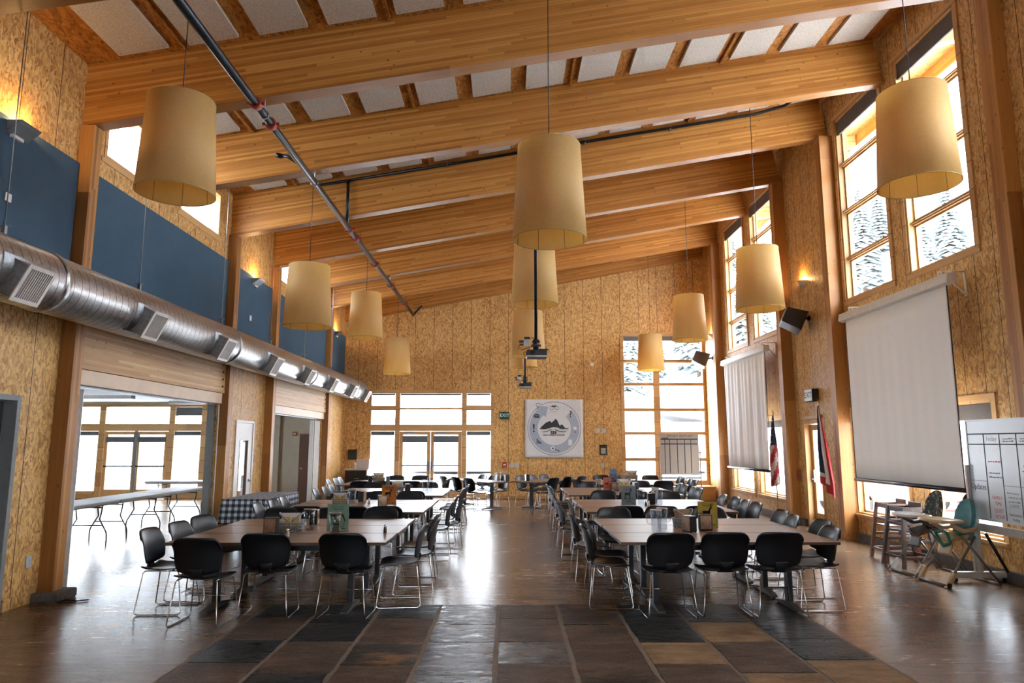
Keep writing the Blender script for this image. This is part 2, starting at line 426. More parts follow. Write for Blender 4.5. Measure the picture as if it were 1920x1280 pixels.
struct(sl.build('slate_floor', [M['slate_dark'], M['slate_brown'], M['slate_tan'], M['slate_grey'], M['slate_mix']]))
gr = MB(); gr.box((sx0-.02, 3.5, 0), (sx0+9*sw+.02, stop+.012, .004)); struct(gr.build('grout_floor', M['grout']))

# low wall: openings to the annex, clerestory windows
clere = [(8.67,10.2), (10.76,12.32), (15.72,17.2), (17.9,19.5)]
holesL = [(6.5,7.56,0,2.256), (8.42,12.75,0,2.46), (13.62,14.55,0,2.19), (15.42,19.84,0,2.42)] + [(a,b,5.45,6.3) for a,b in clere]
wall('wall_left', 0, XL-.2, XL, -5.2, YE+.2, 6.47, holesL, M['osb_left'])
# tall window wall: upper windows over lower windows, one glazed door
upW = [(11.25,12.86), (9.17,10.75), (18.36,19.98), (16.22,17.84)]
loW = [(11.25,13.0), (9.17,10.75), (18.36,20.05), (16.30,17.95)]
hidden = [(3.3,4.9), (5.4,7.0)]  # unseen upper windows, added to let in fill light from the side
holesR = [(a,b,4.40,8.0) for a,b in upW+hidden] + [(a,b,.47,2.33) for a,b in loW] + [(14.28,15.12,0,2.25)]
wall('wall_right', 0, XR, XR+.22, -5.2, YE+.2, 8.64, holesR, M['osb_right'])
DX0, DX1 = -4.47, -.53
wall('wall_end', 1, YE, YE+.2, XL, XR, 6.47, [(DX0,DX1,0,3.40), (3.68,6.36,.53,5.24)], M['osb_end'], gable=[(XL,6.47),(XR,6.47),(XR,8.64)])
wall('wall_front', 1, -5.3, -5.1, XL, XR, 6.47, [(-1.2,1.2,0.4,3.2)], M['osb_end'], gable=[(XL,6.47),(XR,6.47),(XR,8.64)])
# baseboards
bb = MB()
for a, b_ in ((-5.1,6.45), (7.6,8.12)): bb.box((XL, a, 0), (XL+.018, b_, .12))
for a, b_ in ((12.97,13.58), (14.6,15.13), (20.08,YE)): bb.box((XL, a, 0), (XL+.018, b_, .10))
struct(bb.build('baseboard_left', M['osb_left']))
bb = MB()
for a, b_ in ((-5.1,8.26), (8.56,12.98), (13.24,14.2), (15.2,15.48), (15.74,20.4), (20.7,YE)): bb.box((XR-.07, a, 0), (XR, b_, .14))
struct(bb.build('baseboard_right', M['concrete_curb']))
bb = MB(); bb.box((DX1+.1, YE-.02, 0), (XR-.1, YE, .10)); struct(bb.build('baseboard_end', M['pine_x']))
# roof deck with a deep eave over the tall wall
cl = MB(); xe = XR+1.9
cl.prism([(XL-.2, zceil(XL-.2)), (xe, zceil(xe)), (xe, zceil(xe)+.2), (XL-.2, zceil(XL-.2)+.2)], YE+1.4+5.3, y0=-5.3)
struct(cl.build('ceiling', M['osb_ceiling']))

# beams: each its own object, the tall end a little farther off than the low end
BY = [(3.50,4.00), (5.84,6.25), (8.18,8.50), (10.48,11.05), (12.83,13.16), (15.20,15.62), (17.55,17.95), (19.90,20.62)]
BT = .22
for k, (yl, yr) in enumerate(BY):
    p0 = Vector((XL, yl, ZB)); p1 = Vector((XR, yr, zbeam(XR)))
    ex = (p1-p0).normalized(); ey = Vector((-ex.y, ex.x, 0)).normalized(); ez = ex.cross(ey)
    L = (p1-p0).length
    b = MB(); b.box((.002, 0, 0), (L-.002, BT, HB*.985))
    o = struct(b.build('ceiling_beam', M['beam'], bevel=.006))
    R = Matrix((ex, ey, ez)).transposed().to_4x4(); R.translation = p0; o.matrix_world = R
# last beam lies against the end wall
b = MB(); p0 = Vector((XL, YE-.24, ZB)); p1 = Vector((XR, YE-.24, zbeam(XR))); ex = (p1-p0).normalized(); ey = Vector((0,1,0)); ez = ex.cross(ey); L = (p1-p0).length
b.box((.002, 0, 0), (L-.002, .235, HB*.985)); o = struct(b.build('ceiling_beam', M['beam'], bevel=.006)); R = Matrix((ex, ey, ez)).transposed().to_4x4(); R.translation = p0; o.matrix_world = R
# posts on the low wall, columns on the tall wall
for y0, y1 in ((5.84,6.02), (8.15,8.33), (12.75,12.95), (15.15,15.34), (19.86,20.06)):
    b = MB(); b.box((XL, y0, 0), (XL+.175, y1, ZB-.004)); struct(b.build('post_column', M['post'], bevel=.004))
for y0, y1, x in ((8.27,8.53,6.22), (13.0,13.22,6.14), (15.5,15.72,6.15), (20.5,20.72,6.15)):
    b = MB(); b.box((x, y0, 0), (XR, y1, zbeam(x)-.004)); struct(b.build('post_column', M['post'], bevel=.004))
b = MB(); b.box((XL, 8.02, 0), (XL+.30, 8.42, .10)); struct(b.build('footing_trim', M['concrete_curb'], bevel=.02))
# timber headers and pale fascias over the two openings
for y0, y1, zf0, zf1 in ((8.34,12.74,2.46,2.65), (15.35,19.85,2.42,2.60)):
    b = MB(); b.box((XL, y0, zf1), (XL+.10, y1, 3.55)); struct(b.build('header_beam', M['header'], bevel=.004))
    b = MB(); b.box((XL-.21, y0+.02, zf0), (XL+.07, y1-.02, zf1-.003)); struct(b.build('fascia_trim', M['fascia'], bevel=.003))
    t = MB()
    for q in (XL-.10, XL-.04): t.box((q, y0+.05, zf0-.022), (q+.02, y1-.05, zf0-.001))
    struct(t.build('track_trim', M['steel']))
    b = MB(); zc = zf1+.02
    for q in range(6): b.cyl((XL+.10, y1-.12, zc+.10+q*.13), (XL+.118, y1-.12, zc+.10+q*.13), .016, 8)
    struct(b.build('bolt_trim', M['black_metal']))
# blue acoustic wall panels between the posts
pn = 0
PLAB = {0: 'slate-blue cloth wall panel before the nearest post, at the left frame edge', 1: 'long slate-blue cloth wall panel between the two nearest posts, under the clerestory windows',
        2: 'narrow slate-blue cloth wall panel with a small plate and a lit sconce above', 3: 'long slate-blue cloth wall panel between the third and fourth posts', 4: 'farthest slate-blue cloth wall panel, ending at the end wall corner'}
for k, (y0, y1) in enumerate(((3.2,8.13), (8.35,12.73), (12.97,15.13), (15.36,19.84), (20.08,YE-.25))):
    b = MB(); b.box((XL+.001, y0, 3.38 if k not in (1,3) else 3.56), (XL+.04, y1, 5.15))
    o = b.build('acoustic_wall_panel', M['blue'], bevel=.004)
    tag(o, PLAB[k], 'wall panel', 'blue acoustic panels along the low wall')
# clerestory windows
wi = [0]
def nwin(): wi[0] += 1; return 'window_%d' % wi[0]
def wtag(name, loc=(0,0,0)):
    o = bpy.data.objects.new(name, None); COL.objects.link(o); o['kind'] = 'structure'; o.location = loc; return o
for a, b_ in clere:
    w = wtag(nwin()); f = MB(); t = .06
    z0, z1 = 5.45, 6.3
    for q in (a, b_-t): f.box((XL-.17, q, z0), (XL+.012, q+t, z1))
    for q in (z0, z1-t): f.box((XL-.168, a+t, q), (XL+.010, b_-t, q+t))
    f.box((XL, a-.05, z0-.06), (XL+.015, b_+.05, z0))
    f.build('window_frame', M['pine_h'], w, bevel=.003)
    g = MB(); g.box((XL-.12, a+t, z0+t), (XL-.112, b_-t, z1-t)); g.build('pane', M['glass'], w)
# tall-wall windows
def side_window(y0, y1, z0, z1, rails, blind, casing=.085, bm='blind', ledge=False):
    w = wtag(nwin()); f = MB(); t = .045; X = XR
    for q in (y0, y1-t): f.box((X-.005, q, z0), (X+.20, q+t, z1))
    for q in (z0, z1-t): f.box((X-.003, y0+t, q), (X+.198, y1-t, q+t))
    f.build('window_frame', M['pine'], w, bevel=.003)
    c = MB()
    for q in (y0-casing+.004, y1-.004): c.box((X-.026, q, z0-casing), (X-.001, q+casing, z1+casing))
    for q in (z0-casing+.004, z1-.004): c.box((X-.025, y0, q), (X-.001, y1, q+casing))
    if ledge: c.box((X-.06, y0-casing, z0-.02), (X+.02, y1+casing, z0+.012))
    c.build('casing', M['pine_h'], w, bevel=.003)
    r = MB()
    for z in rails:
        r.box((X+.06, y0+t, z-.035), (X+.17, y1-t, z+.035)); r.box((X+.03, y0+t, z-.012), (X+.17, y1-t, z+.012))
    zs = [z0+t] + [q for z in rails for q in (z-.035, z+.035)] + [z1-t]
    for k in range(0, len(zs), 2):          # sash members round every light
        a, b_ = zs[k], zs[k+1]
        for q in (y0+t, y1-t-.035): r.box((X+.10, q, a), (X+.15, q+.035, b_))
        for q in (a, b_-.03): r.box((X+.10, y0+t, q), (X+.149, y1-t, q+.03))
    r.build('sash_rails', M['pine_h'], w)
    g = MB(); g.box((X+.118, y0+t, z0+t), (X+.126, y1-t, z1-t)); g.build('pane', M['glass'], w)
    if blind:
        d = MB(); d.box((X+.012, y0+t+.01, z1-t-blind), (X+.045, y1-t-.01, z1-t-.002)); d.build('roller_blind', M[bm], w, bevel=.004)
    return w
for a, b_ in upW+hidden: side_window(a, b_, 4.40, 8.0, (5.22,6.14,7.08), .27)
for k, (a, b_) in enumerate(loW): side_window(a, b_, .47, 2.33, (), .22 if k == 1 else .16, ledge=True)
# glazed side door
d = bpy.data.objects.new('door_1', None); COL.objects.link(d); d['kind'] = 'structure'
f = MB(); X = XR
for q in (14.28, 15.05): f.box((X-.03, q, 0), (X+.2, q+.07, 2.25))
f.box((X-.028, 14.35, 2.16), (X+.198, 15.05, 2.25)); f.box((X-.06, 14.2, 2.25), (X+.02, 15.2, 2.33)); f.build('door_frame', M['pine'], d, bevel=.003)
f = MB(); X = XR+.10
for q in (14.355, 14.945): f.box((X, q, .02), (X+.045, q+.10, 2.14))
for a, b_ in ((.02,.30), (2.02,2.14)): f.box((X+.001, 14.455, a), (X+.044, 14.945, b_))
lf = f.build('door_leaf', M['pine'], d, bevel=.003)
g = MB(); g.box((X+.018, 14.455, .30), (X+.026, 14.945, 2.02)); g.build('pane', M['glass'], lf)
h = MB(); h.cbox((X-.012, 14.99, 1.06), (.02, .07, .26)); h.tube([(X-.02,14.99,1.0),(X-.075,14.99,1.0),(X-.075,14.90,1.0)], .012, 8); h.build('door_handle', M['steel'], lf)
# end wall: double doors with sidelights and transoms
w = wtag(nwin()); f = MB(); Y0, Y1 = YE-.02, YE+.16
xs = [(DX0-.06,DX0+.05), (-3.655,-3.50), (-1.51,-1.355), (DX1-.05,DX1+.06)]
for a, b_ in xs: f.box((a, Y0, 0), (b_, Y1, 3.46))
for z0, z1 in ((3.34,3.46), (2.13,2.34)):
    for k in range(3): f.box((xs[k][1], Y0+.002, z0), (xs[k+1][0], Y1-.002, z1))
for k in (0, 2): f.box((xs[k][1], Y0+.002, 2.80), (xs[k+1][0], Y1-.002, 2.95)); f.box((xs[k][1], Y0+.002, 0), (xs[k+1][0], Y1-.002, .16))
f.box((xs[1][1], Y0+.03, 2.82), (xs[2][0], Y1-.03, 2.88))
f.build('window_frame', M['pine_x'], w, bevel=.004)
g = MB()
for k in range(3): g.box((xs[k][1], YE+.05, 2.34), (xs[k+1][0], YE+.058, 3.34))
for k in (0, 2): g.box((xs[k][1], YE+.05, .16), (xs[k+1][0], YE+.058, 2.13))
g.build('pane', M['glass'], w)
sb = MB()
for k in (0, 2): sb.box((xs[k][1]+.01, YE-.012, 2.0), (xs[k+1][0]-.01, YE+.012, 2.125))
for k in range(3): sb.box((xs[k][1]+.01, YE-.012, 3.28), (xs[k+1][0]-.01, YE+.012, 3.335))
sb.build('roller_blind', M['blind_blue'], w)
for k, (a, b_) in enumerate(((-3.495,-2.51), (-2.50,-1.515))):
    d = bpy.data.objects.new('door_%d' % (k+2), None); COL.objects.link(d); d['kind'] = 'structure'
    f = MB()
    for q in (a, b_-.11): f.box((q, YE+.01, .012), (q+.11, YE+.055, 2.12))
    for z0, z1 in ((.012,.26), (2.02,2.12)): f.box((a+.11, YE+.011, z0), (b_-.11, YE+.054, z1))
    f.build('door_leaf', M['pine'], d, bevel=.003)
    g = MB(); g.box((a+.11, YE+.03, .26), (b_-.11, YE+.037, 2.02)); g.build('pane', M['glass'], d)
    sb = MB(); sb.box((a+.10, YE-.03, 1.80), (b_-.10, YE-.004, 1.98)); sb.tube([(a+.1,YE-.017,1.79),(b_-.1,YE-.017,1.79)], .014, 8); sb.build('roller_blind', M['blind_blue'], d)
    h = MB(); h.box((a+.07, YE-.045, 1.02), (b_-.07, YE-.02, 1.065)); hx = b_-.055 if k == 0 else a+.055
    h.cbox((hx, YE-.02, 1.04), (.07, .07, .28)); h.build('push_bar', M['steel'], d, bevel=.004)
    h = MB(); h.box((a+.18, YE-.04, 2.05), (a+.46, YE+.008, 2.11)); h.build('door_closer', M['steel'], d, bevel=.004)
# tall end window, two lights wide and six high
w = wtag(nwin()); f = MB(); a, b_, z0, z1 = 3.68, 6.36, .53, 5.24
for q0, q1 in ((a-.06,a+.06), (4.68,4.89), (b_-.06,b_+.02)): f.box((q0, YE-.02, z0-.05), (q1, YE+.16, z1+.05))
for q0, q1 in ((z0-.10,z0+.05), (z1-.04,z1+.08)): f.box((a+.06, YE-.018, q0), (b_-.06, YE+.158, q1))
for z in (4.389, 3.641, 2.813, 2.063, 1.235):
    f.box((a+.06, YE+.0, z-.05), (4.68, YE+.15, z+.05)); f.box((4.89, YE+.0, z-.05), (b_-.06, YE+.15, z+.05))
f.box((a-.06, YE-.09, z0-.10), (b_, YE-.02, z0-.05))
f.build('window_frame', M['pine_x'], w, bevel=.004)
g = MB(); g.box((a+.06, YE+.06, z0), (b_-.06, YE+.068, z1)); g.build('pane', M['glass'], w)
sb = MB()
for q0, q1 in ((a+.07,4.67), (4.90,b_-.07)): sb.box((q0, YE+.0, z1-.18), (q1, YE+.03, z1-.042))
sb.build('roller_blind', M['blind_blue'], w)
# unseen front wall glazing, added behind the camera to let in fill light
w = wtag(nwin()); f = MB()
for q in (-1.2,-.05,1.1): f.box((q, -5.28, .4), (q+.1, -5.12, 3.2))
for q in (.4,3.1): f.box((-1.1, -5.278, q), (1.1, -5.122, q+.1))
f.build('window_frame', M['pine_x'], w); g = MB(); g.box((-1.1, -5.2, .5), (1.1, -5.192, 3.1)); g.build('pane', M['glass'], w)
# ---------------------------------------------------------------- ceiling things
# acoustic boards between the first beams
ORD = ['first','second','third','fourth','fifth','sixth','seventh','eighth','ninth','tenth','eleventh','twelfth','thirteenth','fourteenth']
ROWN = ['between the two nearest beams', 'between the second and third beams', 'between the third and fourth beams']
pm = None
for r in range(3):
    for k in range(-2, 11):
        x0 = -3.15+.853*k; x1 = x0+.62
        if x1 > XR-.1 or x0 < XL: continue
        t = (x0+.31-XL)/(XR-XL)
        f0 = BY[r+1][0]+(BY[r+1][1]-BY[r+1][0])*t+BT; f1 = BY[r+2][0]+(BY[r+2][1]-BY[r+2][0])*t
        if pm is None:
            b = MB(); b.box((0, 0, -.052), (.62, 1.66, -.004))
            for qx in (.05,.57):
                for qy in (.05,1.61): b.cyl((qx,qy,-.052),(qx,qy,-.056),.010,8,1)
            o = b.build('acoustic_ceiling_board', [M['acoustic'], M['steel']]); pm = o
        else:
            o = pm.copy(); COL.objects.link(o)
        o.location = (x0, f1-.15-1.66, zceil(x0)); o.rotation_euler = (0, -math.atan(SL), 0)
        if f1-.15-1.66 < f0+.05: o.location.y = f0+.12
        tag(o, 'pale speckled ceiling board %s, %s from the low blue-panelled wall' % (ROWN[r], ORD[k+2]), 'ceiling board', 'acoustic boards on the ceiling')
bt = MB()
for r in range(3):
    for k in range(-1, 11, 3):
        x = -3.15+.853*k-.10
        if XL+.1 < x < XR-.1:
            t = (x-XL)/(XR-XL); y0 = BY[r+1][0]+(BY[r+1][1]-BY[r+1][0])*t+BT; y1 = BY[r+2][0]+(BY[r+2][1]-BY[r+2][0])*t
            bt.box((x-.02, y0+.02, zceil(x)-.045), (x+.02, y1-.02, zceil(x)-.002))
struct(bt.build('batten_trim', M['osb_ceiling']))

# sprinkler main: a long pipe under the beams, with couplings and a branch line on a beam face
pp = thing('sprinkler_pipe', 'long dark sprinkler pipe running under the beams towards the end wall', 'pipe', (-3.1, 0, 5.86))
b = MB(); b.cyl((0,-4.5,0),(0,22.15,0),.052,14); b.tube([(0,22.15,0),(.28,22.15,.30)],.035,10); b.build('pipe_run', M['pipe'], pp)
for y in (8.0, 8.55, 13.05, 13.6, 15.7, 17.9, 20.2):
    c = MB(); c.cyl((0,y-.045,0),(0,y+.045,0),.075,14)
    for s_ in (-1,1): c.cbox((s_*.085,y,.0),(.05,.035,.03))
    c.build('coupling', M['coupling'], pp)
for y in (8.3, 10.6, 12.95, 17.7, 20.05):
    h = MB(); h.tube([(.056*math.cos(a), y, .056*math.sin(a)) for a in [i*PI/6 for i in range(12)]], .008, 6, closed=True)
    h.cyl((0,y,.055),(0,y,zbeam(-3.1)-5.86+.1),.008,6); h.build('pipe_hanger', M['steel'], pp)
b = MB(); b.tube([(0,9.9,.0),(-.25,10.0,.18),(-.36,10.02,.20)],.028,8); b.cyl((-.34,10.02,.19),(-.42,10.02,.21),.04,10); b.build('branch_stub', M['pipe'], pp)
br = thing('branch_pipe', 'thin dark sprinkler branch pipe along the upper face of the third beam', 'pipe')
def beam3(x): t = (x-XL)/(XR-XL); return BY[4][0]+(BY[4][1]-BY[4][0])*t
P_ = lambda x, d=.06, dz=.70: (x, beam3(x)-d, zbeam(x)+dz)
b = MB(); b.tube([P_(-3.75), P_(4.9), (5.45, beam3(5.2)-.25, zbeam(5.3)+.72), (5.75, beam3(5.2)-.9, zbeam(5.6)+.74)], .03, 10); b.build('pipe_run', M['pipe'], br)
b = MB(); x = -3.1; b.cyl(P_(x), (x, beam3(x)-.06, 5.93), .03, 10); b.build('pipe_drop', M['pipe'], br)
for x in (-3.1, -1.2, .3, 1.5, 3.2):
    h = MB(); p = P_(x); h.cbox((p[0], p[1]+.02, p[2]), (.025,.09,.085)); h.build('pipe_clip', M['steel'], br)

# ventilation duct with eight side outlets
dz, dr, dx = 3.39, .308, -4.80
du = thing('air_duct', 'round galvanised spiral duct hanging along the low wall', 'duct', (dx, 0, dz))
b = MB(); n = 64; ys = [-4.5, 8.9, 8.901, 13.4, 13.401, 17.9, 17.901, 22.15]
Mx = Matrix.Rotation(-PI/2, 4, 'X')
b.lathe([(dr, -4.5), (dr, 22.15)], n, M=Mx); b.lathe([(dr, 22.15), (dr*.97, 22.2), (.001, 22.2)], n, M=Mx)
b.build('duct_pipe', M['duct'], du)
for y in (2.0, 6.95, 11.6, 16.3, 20.9):
    c = MB(); c.lathe([(dr+.001, y-.05), (dr+.012, y-.045), (dr+.012, y+.045), (dr+.001, y+.05)], n, M=Mx); c.build('joint_band', M['duct'], du)
ang = math.radians(-27); first = None
for y in (6.31, 8.56, 10.80, 13.14, 15.39, 17.53, 19.78, 21.75):
    R = Matrix.Translation((0, y, 0)) @ Matrix.Rotation(-ang, 4, 'Y')
    if first is None:
        c = MB(); w, h = .17, .165; d0, d1 = .22, .44
        for q in (-w, w-.004): c.box((d0, q, -h), (d1, q+.004, h))
        for q in (-h, h-.004): c.box((d0, -w, q), (d1, w, q+.004))
        c.lathe([(dr+.002, -.30), (dr+.012, -.295), (dr+.012, .295), (dr+.002, .30)], 16, M=Matrix.Rotation(-PI/2,4,'X'), a0=-.62, a1=.62)
        o = c.build('outlet_box', M['galv'], du)
        g = MB()
        for q in (-w-.02, w-.018): g.box((d1, q, -h-.02), (d1+.012, q+.038, h+.02))
        for q in (-h-.02, h-.018): g.box((d1, -w+.018, q), (d1+.012, w-.018, q+.038))
        gf = g.build('grille_frame', M['grille'], o, bevel=.002)
        g = MB(); g.box((d1-.03, -w+.01, -h+.01), (d1-.026, w-.01, h-.01), 1)
        for k in range(11): q = -w+.03+k*(2*w-.06)/10; g.box((d1-.012, q-.003, -h+.015), (d1+.006, q+.003, h-.015))
        for k in range(9): q = -h+.035+k*(2*h-.07)/8; g.box((d1-.022, -w+.015, q-.002), (d1-.013, w-.015, q+.002))
        g.build('grille', [M['grille'], M['void']], o)
        first = o
    else: o = copy_tree(first, du)
    o.matrix_local = R
for y in (6.4, 8.84, 11.44, 13.85, 16.17, 18.63, 21.0):
    h = MB(); zt = zceil(dx)-dz-.02
    h.cyl((0, y, dr), (0, y, zt), .0055, 6); h.cbox((0, y, dr+.05), (.035, .035, .11)); h.cyl((-.06,y,dr+.10),(.06,y,dr+.10),.006,6)
    h.build('hanger_rod', M['steel'], du)

# pendant lamps
def m_shade():
    t = NT('lamp_shade_cloth'); nz = t.noise(t.coords((1,1,.4)), 120, 3); nb = t.noise(t.coords((2,2,.5)), 2, 2)
    c = t.ramp(t.math('ADD', t.math('MULTIPLY', nz, .6), t.math('MULTIPLY', nb, .4)), [(.3,(.78,.555,.22)),(.7,(.90,.69,.33))])
    t.set(Base_Color=c, Roughness=.55, Specular_IOR_Level=.4)
    tr = t.new('ShaderNodeBsdfTranslucent'); t.link(c, tr.inputs[0]); mx = t.new('ShaderNodeMixShader'); mx.inputs[0].default_value = .58
    t.link(t.b.outputs[0], mx.inputs[1]); t.link(tr.outputs[0], mx.inputs[2]); t.link(mx.outputs[0], t.out.inputs[0]); return t.mat
M['shade'] = m_shade()
M['shade_rim'] = plain('shade_rim', (.42,.30,.13), .6)
M['shade_wire'] = plain('shade_wire', (.16,.11,.05), .5)
lamps = [(-3.70,7.4,4.48,'leftmost big lamp, hanging nearest above the low wall side'), (.455,7.5,3.99,'biggest lamp in the middle, over the aisle'), (4.55,7.35,4.57,'big lamp in front of the nearest tall windows'),
         (-3.53,12.0,3.76,'second lamp along the low wall side'), (.455,12.0,4.16,'second lamp in the middle row, behind the biggest one'), (4.43,12.0,4.08,'second lamp along the window side, beside the black speaker'),
         (-3.45,16.5,4.24,'third lamp along the low wall side, beside the pipe'), (.455,16.5,3.80,'third lamp in the middle row, behind a projector pole'), (4.36,16.5,4.19,'third lamp along the window side'),
         (-3.43,21.2,3.84,'farthest lamp on the low wall side, before the end wall'), (.46,21.2,4.05,'farthest lamp in the middle row, mostly hidden by nearer shades'), (4.37,21.2,3.96,'farthest lamp on the window side, before the end window')]
H = 1.10; R0, R1 = .415, .355
lp = None
for x, y, z, lab in lamps:
    if lp is None:
        o = thing('pendant_lamp', '', 'lamp', (x,y,z), 0, 'drum pendant lamps')
        b = MB(); b.lathe([(R0-.004,0),(R0,0),(R1,H),(R1-.004,H),(R0-.004,0)], 64); b.build('lamp_shade', M['shade'], o)
        for r, q in ((R0-.001,.004),(R1-.001,H-.004)):
            b = MB(); b.tube([(r*math.cos(a),r*math.sin(a),q) for a in [2*PI*i/64 for i in range(64)]], .0045, 6, closed=True); b.build('shade_rim', M['shade_rim'], o)
        b = MB()
        for k in range(8):
            a = 2*PI*(k+.35)/8; b.cyl((( R0-.009)*math.cos(a),(R0-.009)*math.sin(a),.004),((R1-.009)*math.cos(a),(R1-.009)*math.sin(a),H-.004),.0025,5)
        for k in range(3):
            a = 2*PI*k/3+.4; b.cyl((0,0,H-.05),((R1-.008)*math.cos(a),(R1-.008)*math.sin(a),H-.012),.004,6)
        b.build('shade_wire', M['shade_wire'], o)
        b = MB(); b.lathe([(.001,H-.30),(.05,H-.28),(.06,H-.22),(.028,H-.14),(.026,H-.05),(.001,H-.05)], 16); b.build('lamp_bulb', M['white_paint'], o)
        b = MB(); b.cyl((0,0,H-.06),(0,0,H+.05),.016,8); b.cyl((0,0,H+.04),(0,0,1),.007,6) ; cb = None
        lp = o
        fit = b.build('lamp_socket', M['black_metal'], o)
        new = o
    else:
        new = lp.copy(); COL.objects.link(new)
        for ch in list(lp.children):
            if ch.name.startswith('lamp_cord'): continue
            c = ch.copy(); COL.objects.link(c); c.parent = new
        new.location = (x,y,z)
    new['label'] = 'tapered parchment drum shade: ' + lab
    b = MB(); b.cyl((0,0,H),(0,0,zceil(x)-z-.005),.006,6); b.build('lamp_cord', M['black'], new)

# ceiling projectors on poles
M['proj_grey'] = plain('projector_grey', (.46,.47,.48), .4)
def projector(x, y, zb, lab):
    p = thing('ceiling_projector', lab, 'projector', (x,y,zb), 0, 'projectors on ceiling poles')
    b = MB(); b.box((-.15,-.13,.0),(.17,.17,.12)); b.box((-.165,-.10,.02),(-.15,.12,.09)); pr = b.build('projector_body', M['black'], p, bevel=.02)
    b = MB(); b.box((-.15,-.134,.006),(.165,-.128,.034)); b.build('label_strip', M['proj_grey'], pr)
    b = MB(); b.tube([(-.06,-.13,.075),(-.06,-.155,.075)],.038,16); b.build('lens', M['void'], pr)
    b = MB(); b.box((-.02,-.02,.13),(.20,.03,.15)); b.cyl((0,0,.12),(0,0,.30),.05,12); b.cbox((0,0,.20),(.15,.10,.03)); b.cbox((0,0,.26),(.12,.09,.03)); b.build('mount_bracket', M['black_metal'], p)
    b = MB(); b.cyl((0,0,.28),(0,0,zceil(x)-zb-.005),.026,14); b.cyl((0,0,zceil(x)-zb-.03),(0,0,zceil(x)-zb-.006),.09,16); b.build('ceiling_pole', M['pipe'], p)
    b = MB(); b.box((-.20,-.05,.19),(-.10,.0,.30)); sb_ = b.build('signal_box', M['proj_grey'], p, bevel=.005)
    b = MB(); b.box((-.27,-.04,.25),(-.20,-.01,.285)); b.box((-.26,-.04,.20),(-.20,-.01,.225)); b.box((-.19,-.06,.30),(-.10,-.02,.335)); b.build('plug', M['black'], sb_)
    b = MB(); b.tube([(-.26,-.03,.21),(-.29,-.03,.16),(-.22,-.03,.13),(-.12,-.03,.17),(-.03,-.03,.2)],.006,6); b.tube([(-.1,-.04,.15),(-.2,-.05,.08),(-.19,-.05,.02),(-.15,-.05,.03)],.006,6); b.tube([(-.1,-.03,.31),(-.05,-.03,.33),(0,-.03,.27)],.006,6)
    b.build('cable', M['black'], p)
    return p
projector(.435, 11.0, 3.09, 'nearer black projector on a long dark pole, hanging before the lamps')
projector(.42, 18.0, 3.16, 'farther black projector on its pole, hanging just above the banner')

# sconces: each with a small warm lamp inside
M['sconce_grey'] = plain('sconce_grey', (.16,.19,.21), .4)
M['sconce_white'] = plain('sconce_white', (.62,.56,.48), .4)
def glow(parent, loc, power):
    l = bpy.data.lights.new('sconce_light', 'POINT'); l.energy = power; l.color = (1.0,.60,.25); l.shadow_soft_size = .03
    o = bpy.data.objects.new('sconce_light', l); COL.objects.link(o); o.parent = parent; o.location = loc
def sconce_left(y, lab):
    s = thing('wall_sconce', lab, 'sconce', (XL+.042, y, 4.98), 0, 'sconces on the low wall')
    b = MB(); b.prism([(0,.13),(.16,.13),(.13,.10),(0,0)], .32, y0=-.16); b.build('sconce_body', M['sconce_grey'], s, bevel=.004)
    b = MB(); b.box((.0,-.10,-.035),(.04,.06,.0)); b.build('sconce_plate', M['white_paint'], s)
    glow(s, (.10,0,.17), 5)
sconce_left(7.05, 'dark grey wedge sconce lit at the top edge of the nearest blue panel')
sconce_left(14.1, 'small lit wedge sconce between the second and third posts')
sconce_left(20.98, 'farthest lit wedge sconce above the last blue panel')
def sconce_right(y, z, lab):
    s = thing('wall_sconce', lab, 'sconce', (XR-.002, y, z), 0, 'sconces on the window wall')
    b = MB(); b.lathe([(.001,-.05),(.06,-.045),(.105,0),(.13,.07),(.122,.07),(.10,.005),(.05,-.035),(.001,-.038)], 20, a0=PI/2, a1=3*PI/2); b.build('sconce_bowl', M['sconce_white'], s)
    glow(s, (-.06,0,.10), 5)
sconce_right(14.7, 5.16, 'white half-bowl sconce glowing above the black speaker')
sconce_right(21.6, 5.08, 'white half-bowl sconce glowing above the grey speaker')
# speakers
M['mesh_black'] = plain('speaker_mesh', (.018,.02,.022), .6, nscale=300, var=.5)
M['mesh_grey'] = plain('speaker_mesh_grey', (.10,.095,.09), .6, nscale=300, var=.5)
M['speaker_grey'] = plain('speaker_case_grey', (.30,.32,.34), .45)
def speaker(x, y, z, lab, cs, ms):
    s = thing('wall_speaker', lab, 'speaker', (x,y,z), 0, 'speakers on the window wall')
    T = Matrix.Rotation(math.radians(24),4,'Y') @ Matrix.Rotation(math.radians(-14),4,'Z') @ Matrix.Scale(1.28,4)
    b = MB(); b.prism([(-.19,-.13),(-.19,.13),(.14,.17),(.14,-.17)], .36, M=T @ Matrix.Rotation(0,4,'X'), y0=-.18); sp = b.build('speaker_cabinet', cs, s, bevel=.012)
    b = MB(); b.box((-.20,-.17,-.125),(-.188,.17,.125), M=T); b.build('speaker_grille', ms, s, bevel=.003)
    b = MB(); b.tube([(.14,0,.0),(.26,0,.05),(XR-x-.01,0,.05)],.02,8); b.cyl((XR-x-.03,0,.05),(XR-x-.004,0,.05),.055,14); b.build('speaker_arm', M['black_metal'], s)
speaker(6.08, 14.52, 4.33, 'black box speaker tilted down beside the second window-side lamp', M['black'], M['speaker_grey'])
speaker(6.05, 21.6, 4.34, 'grey box speaker tilted down near the end wall corner', M['mesh_grey'], M['speaker_grey'])

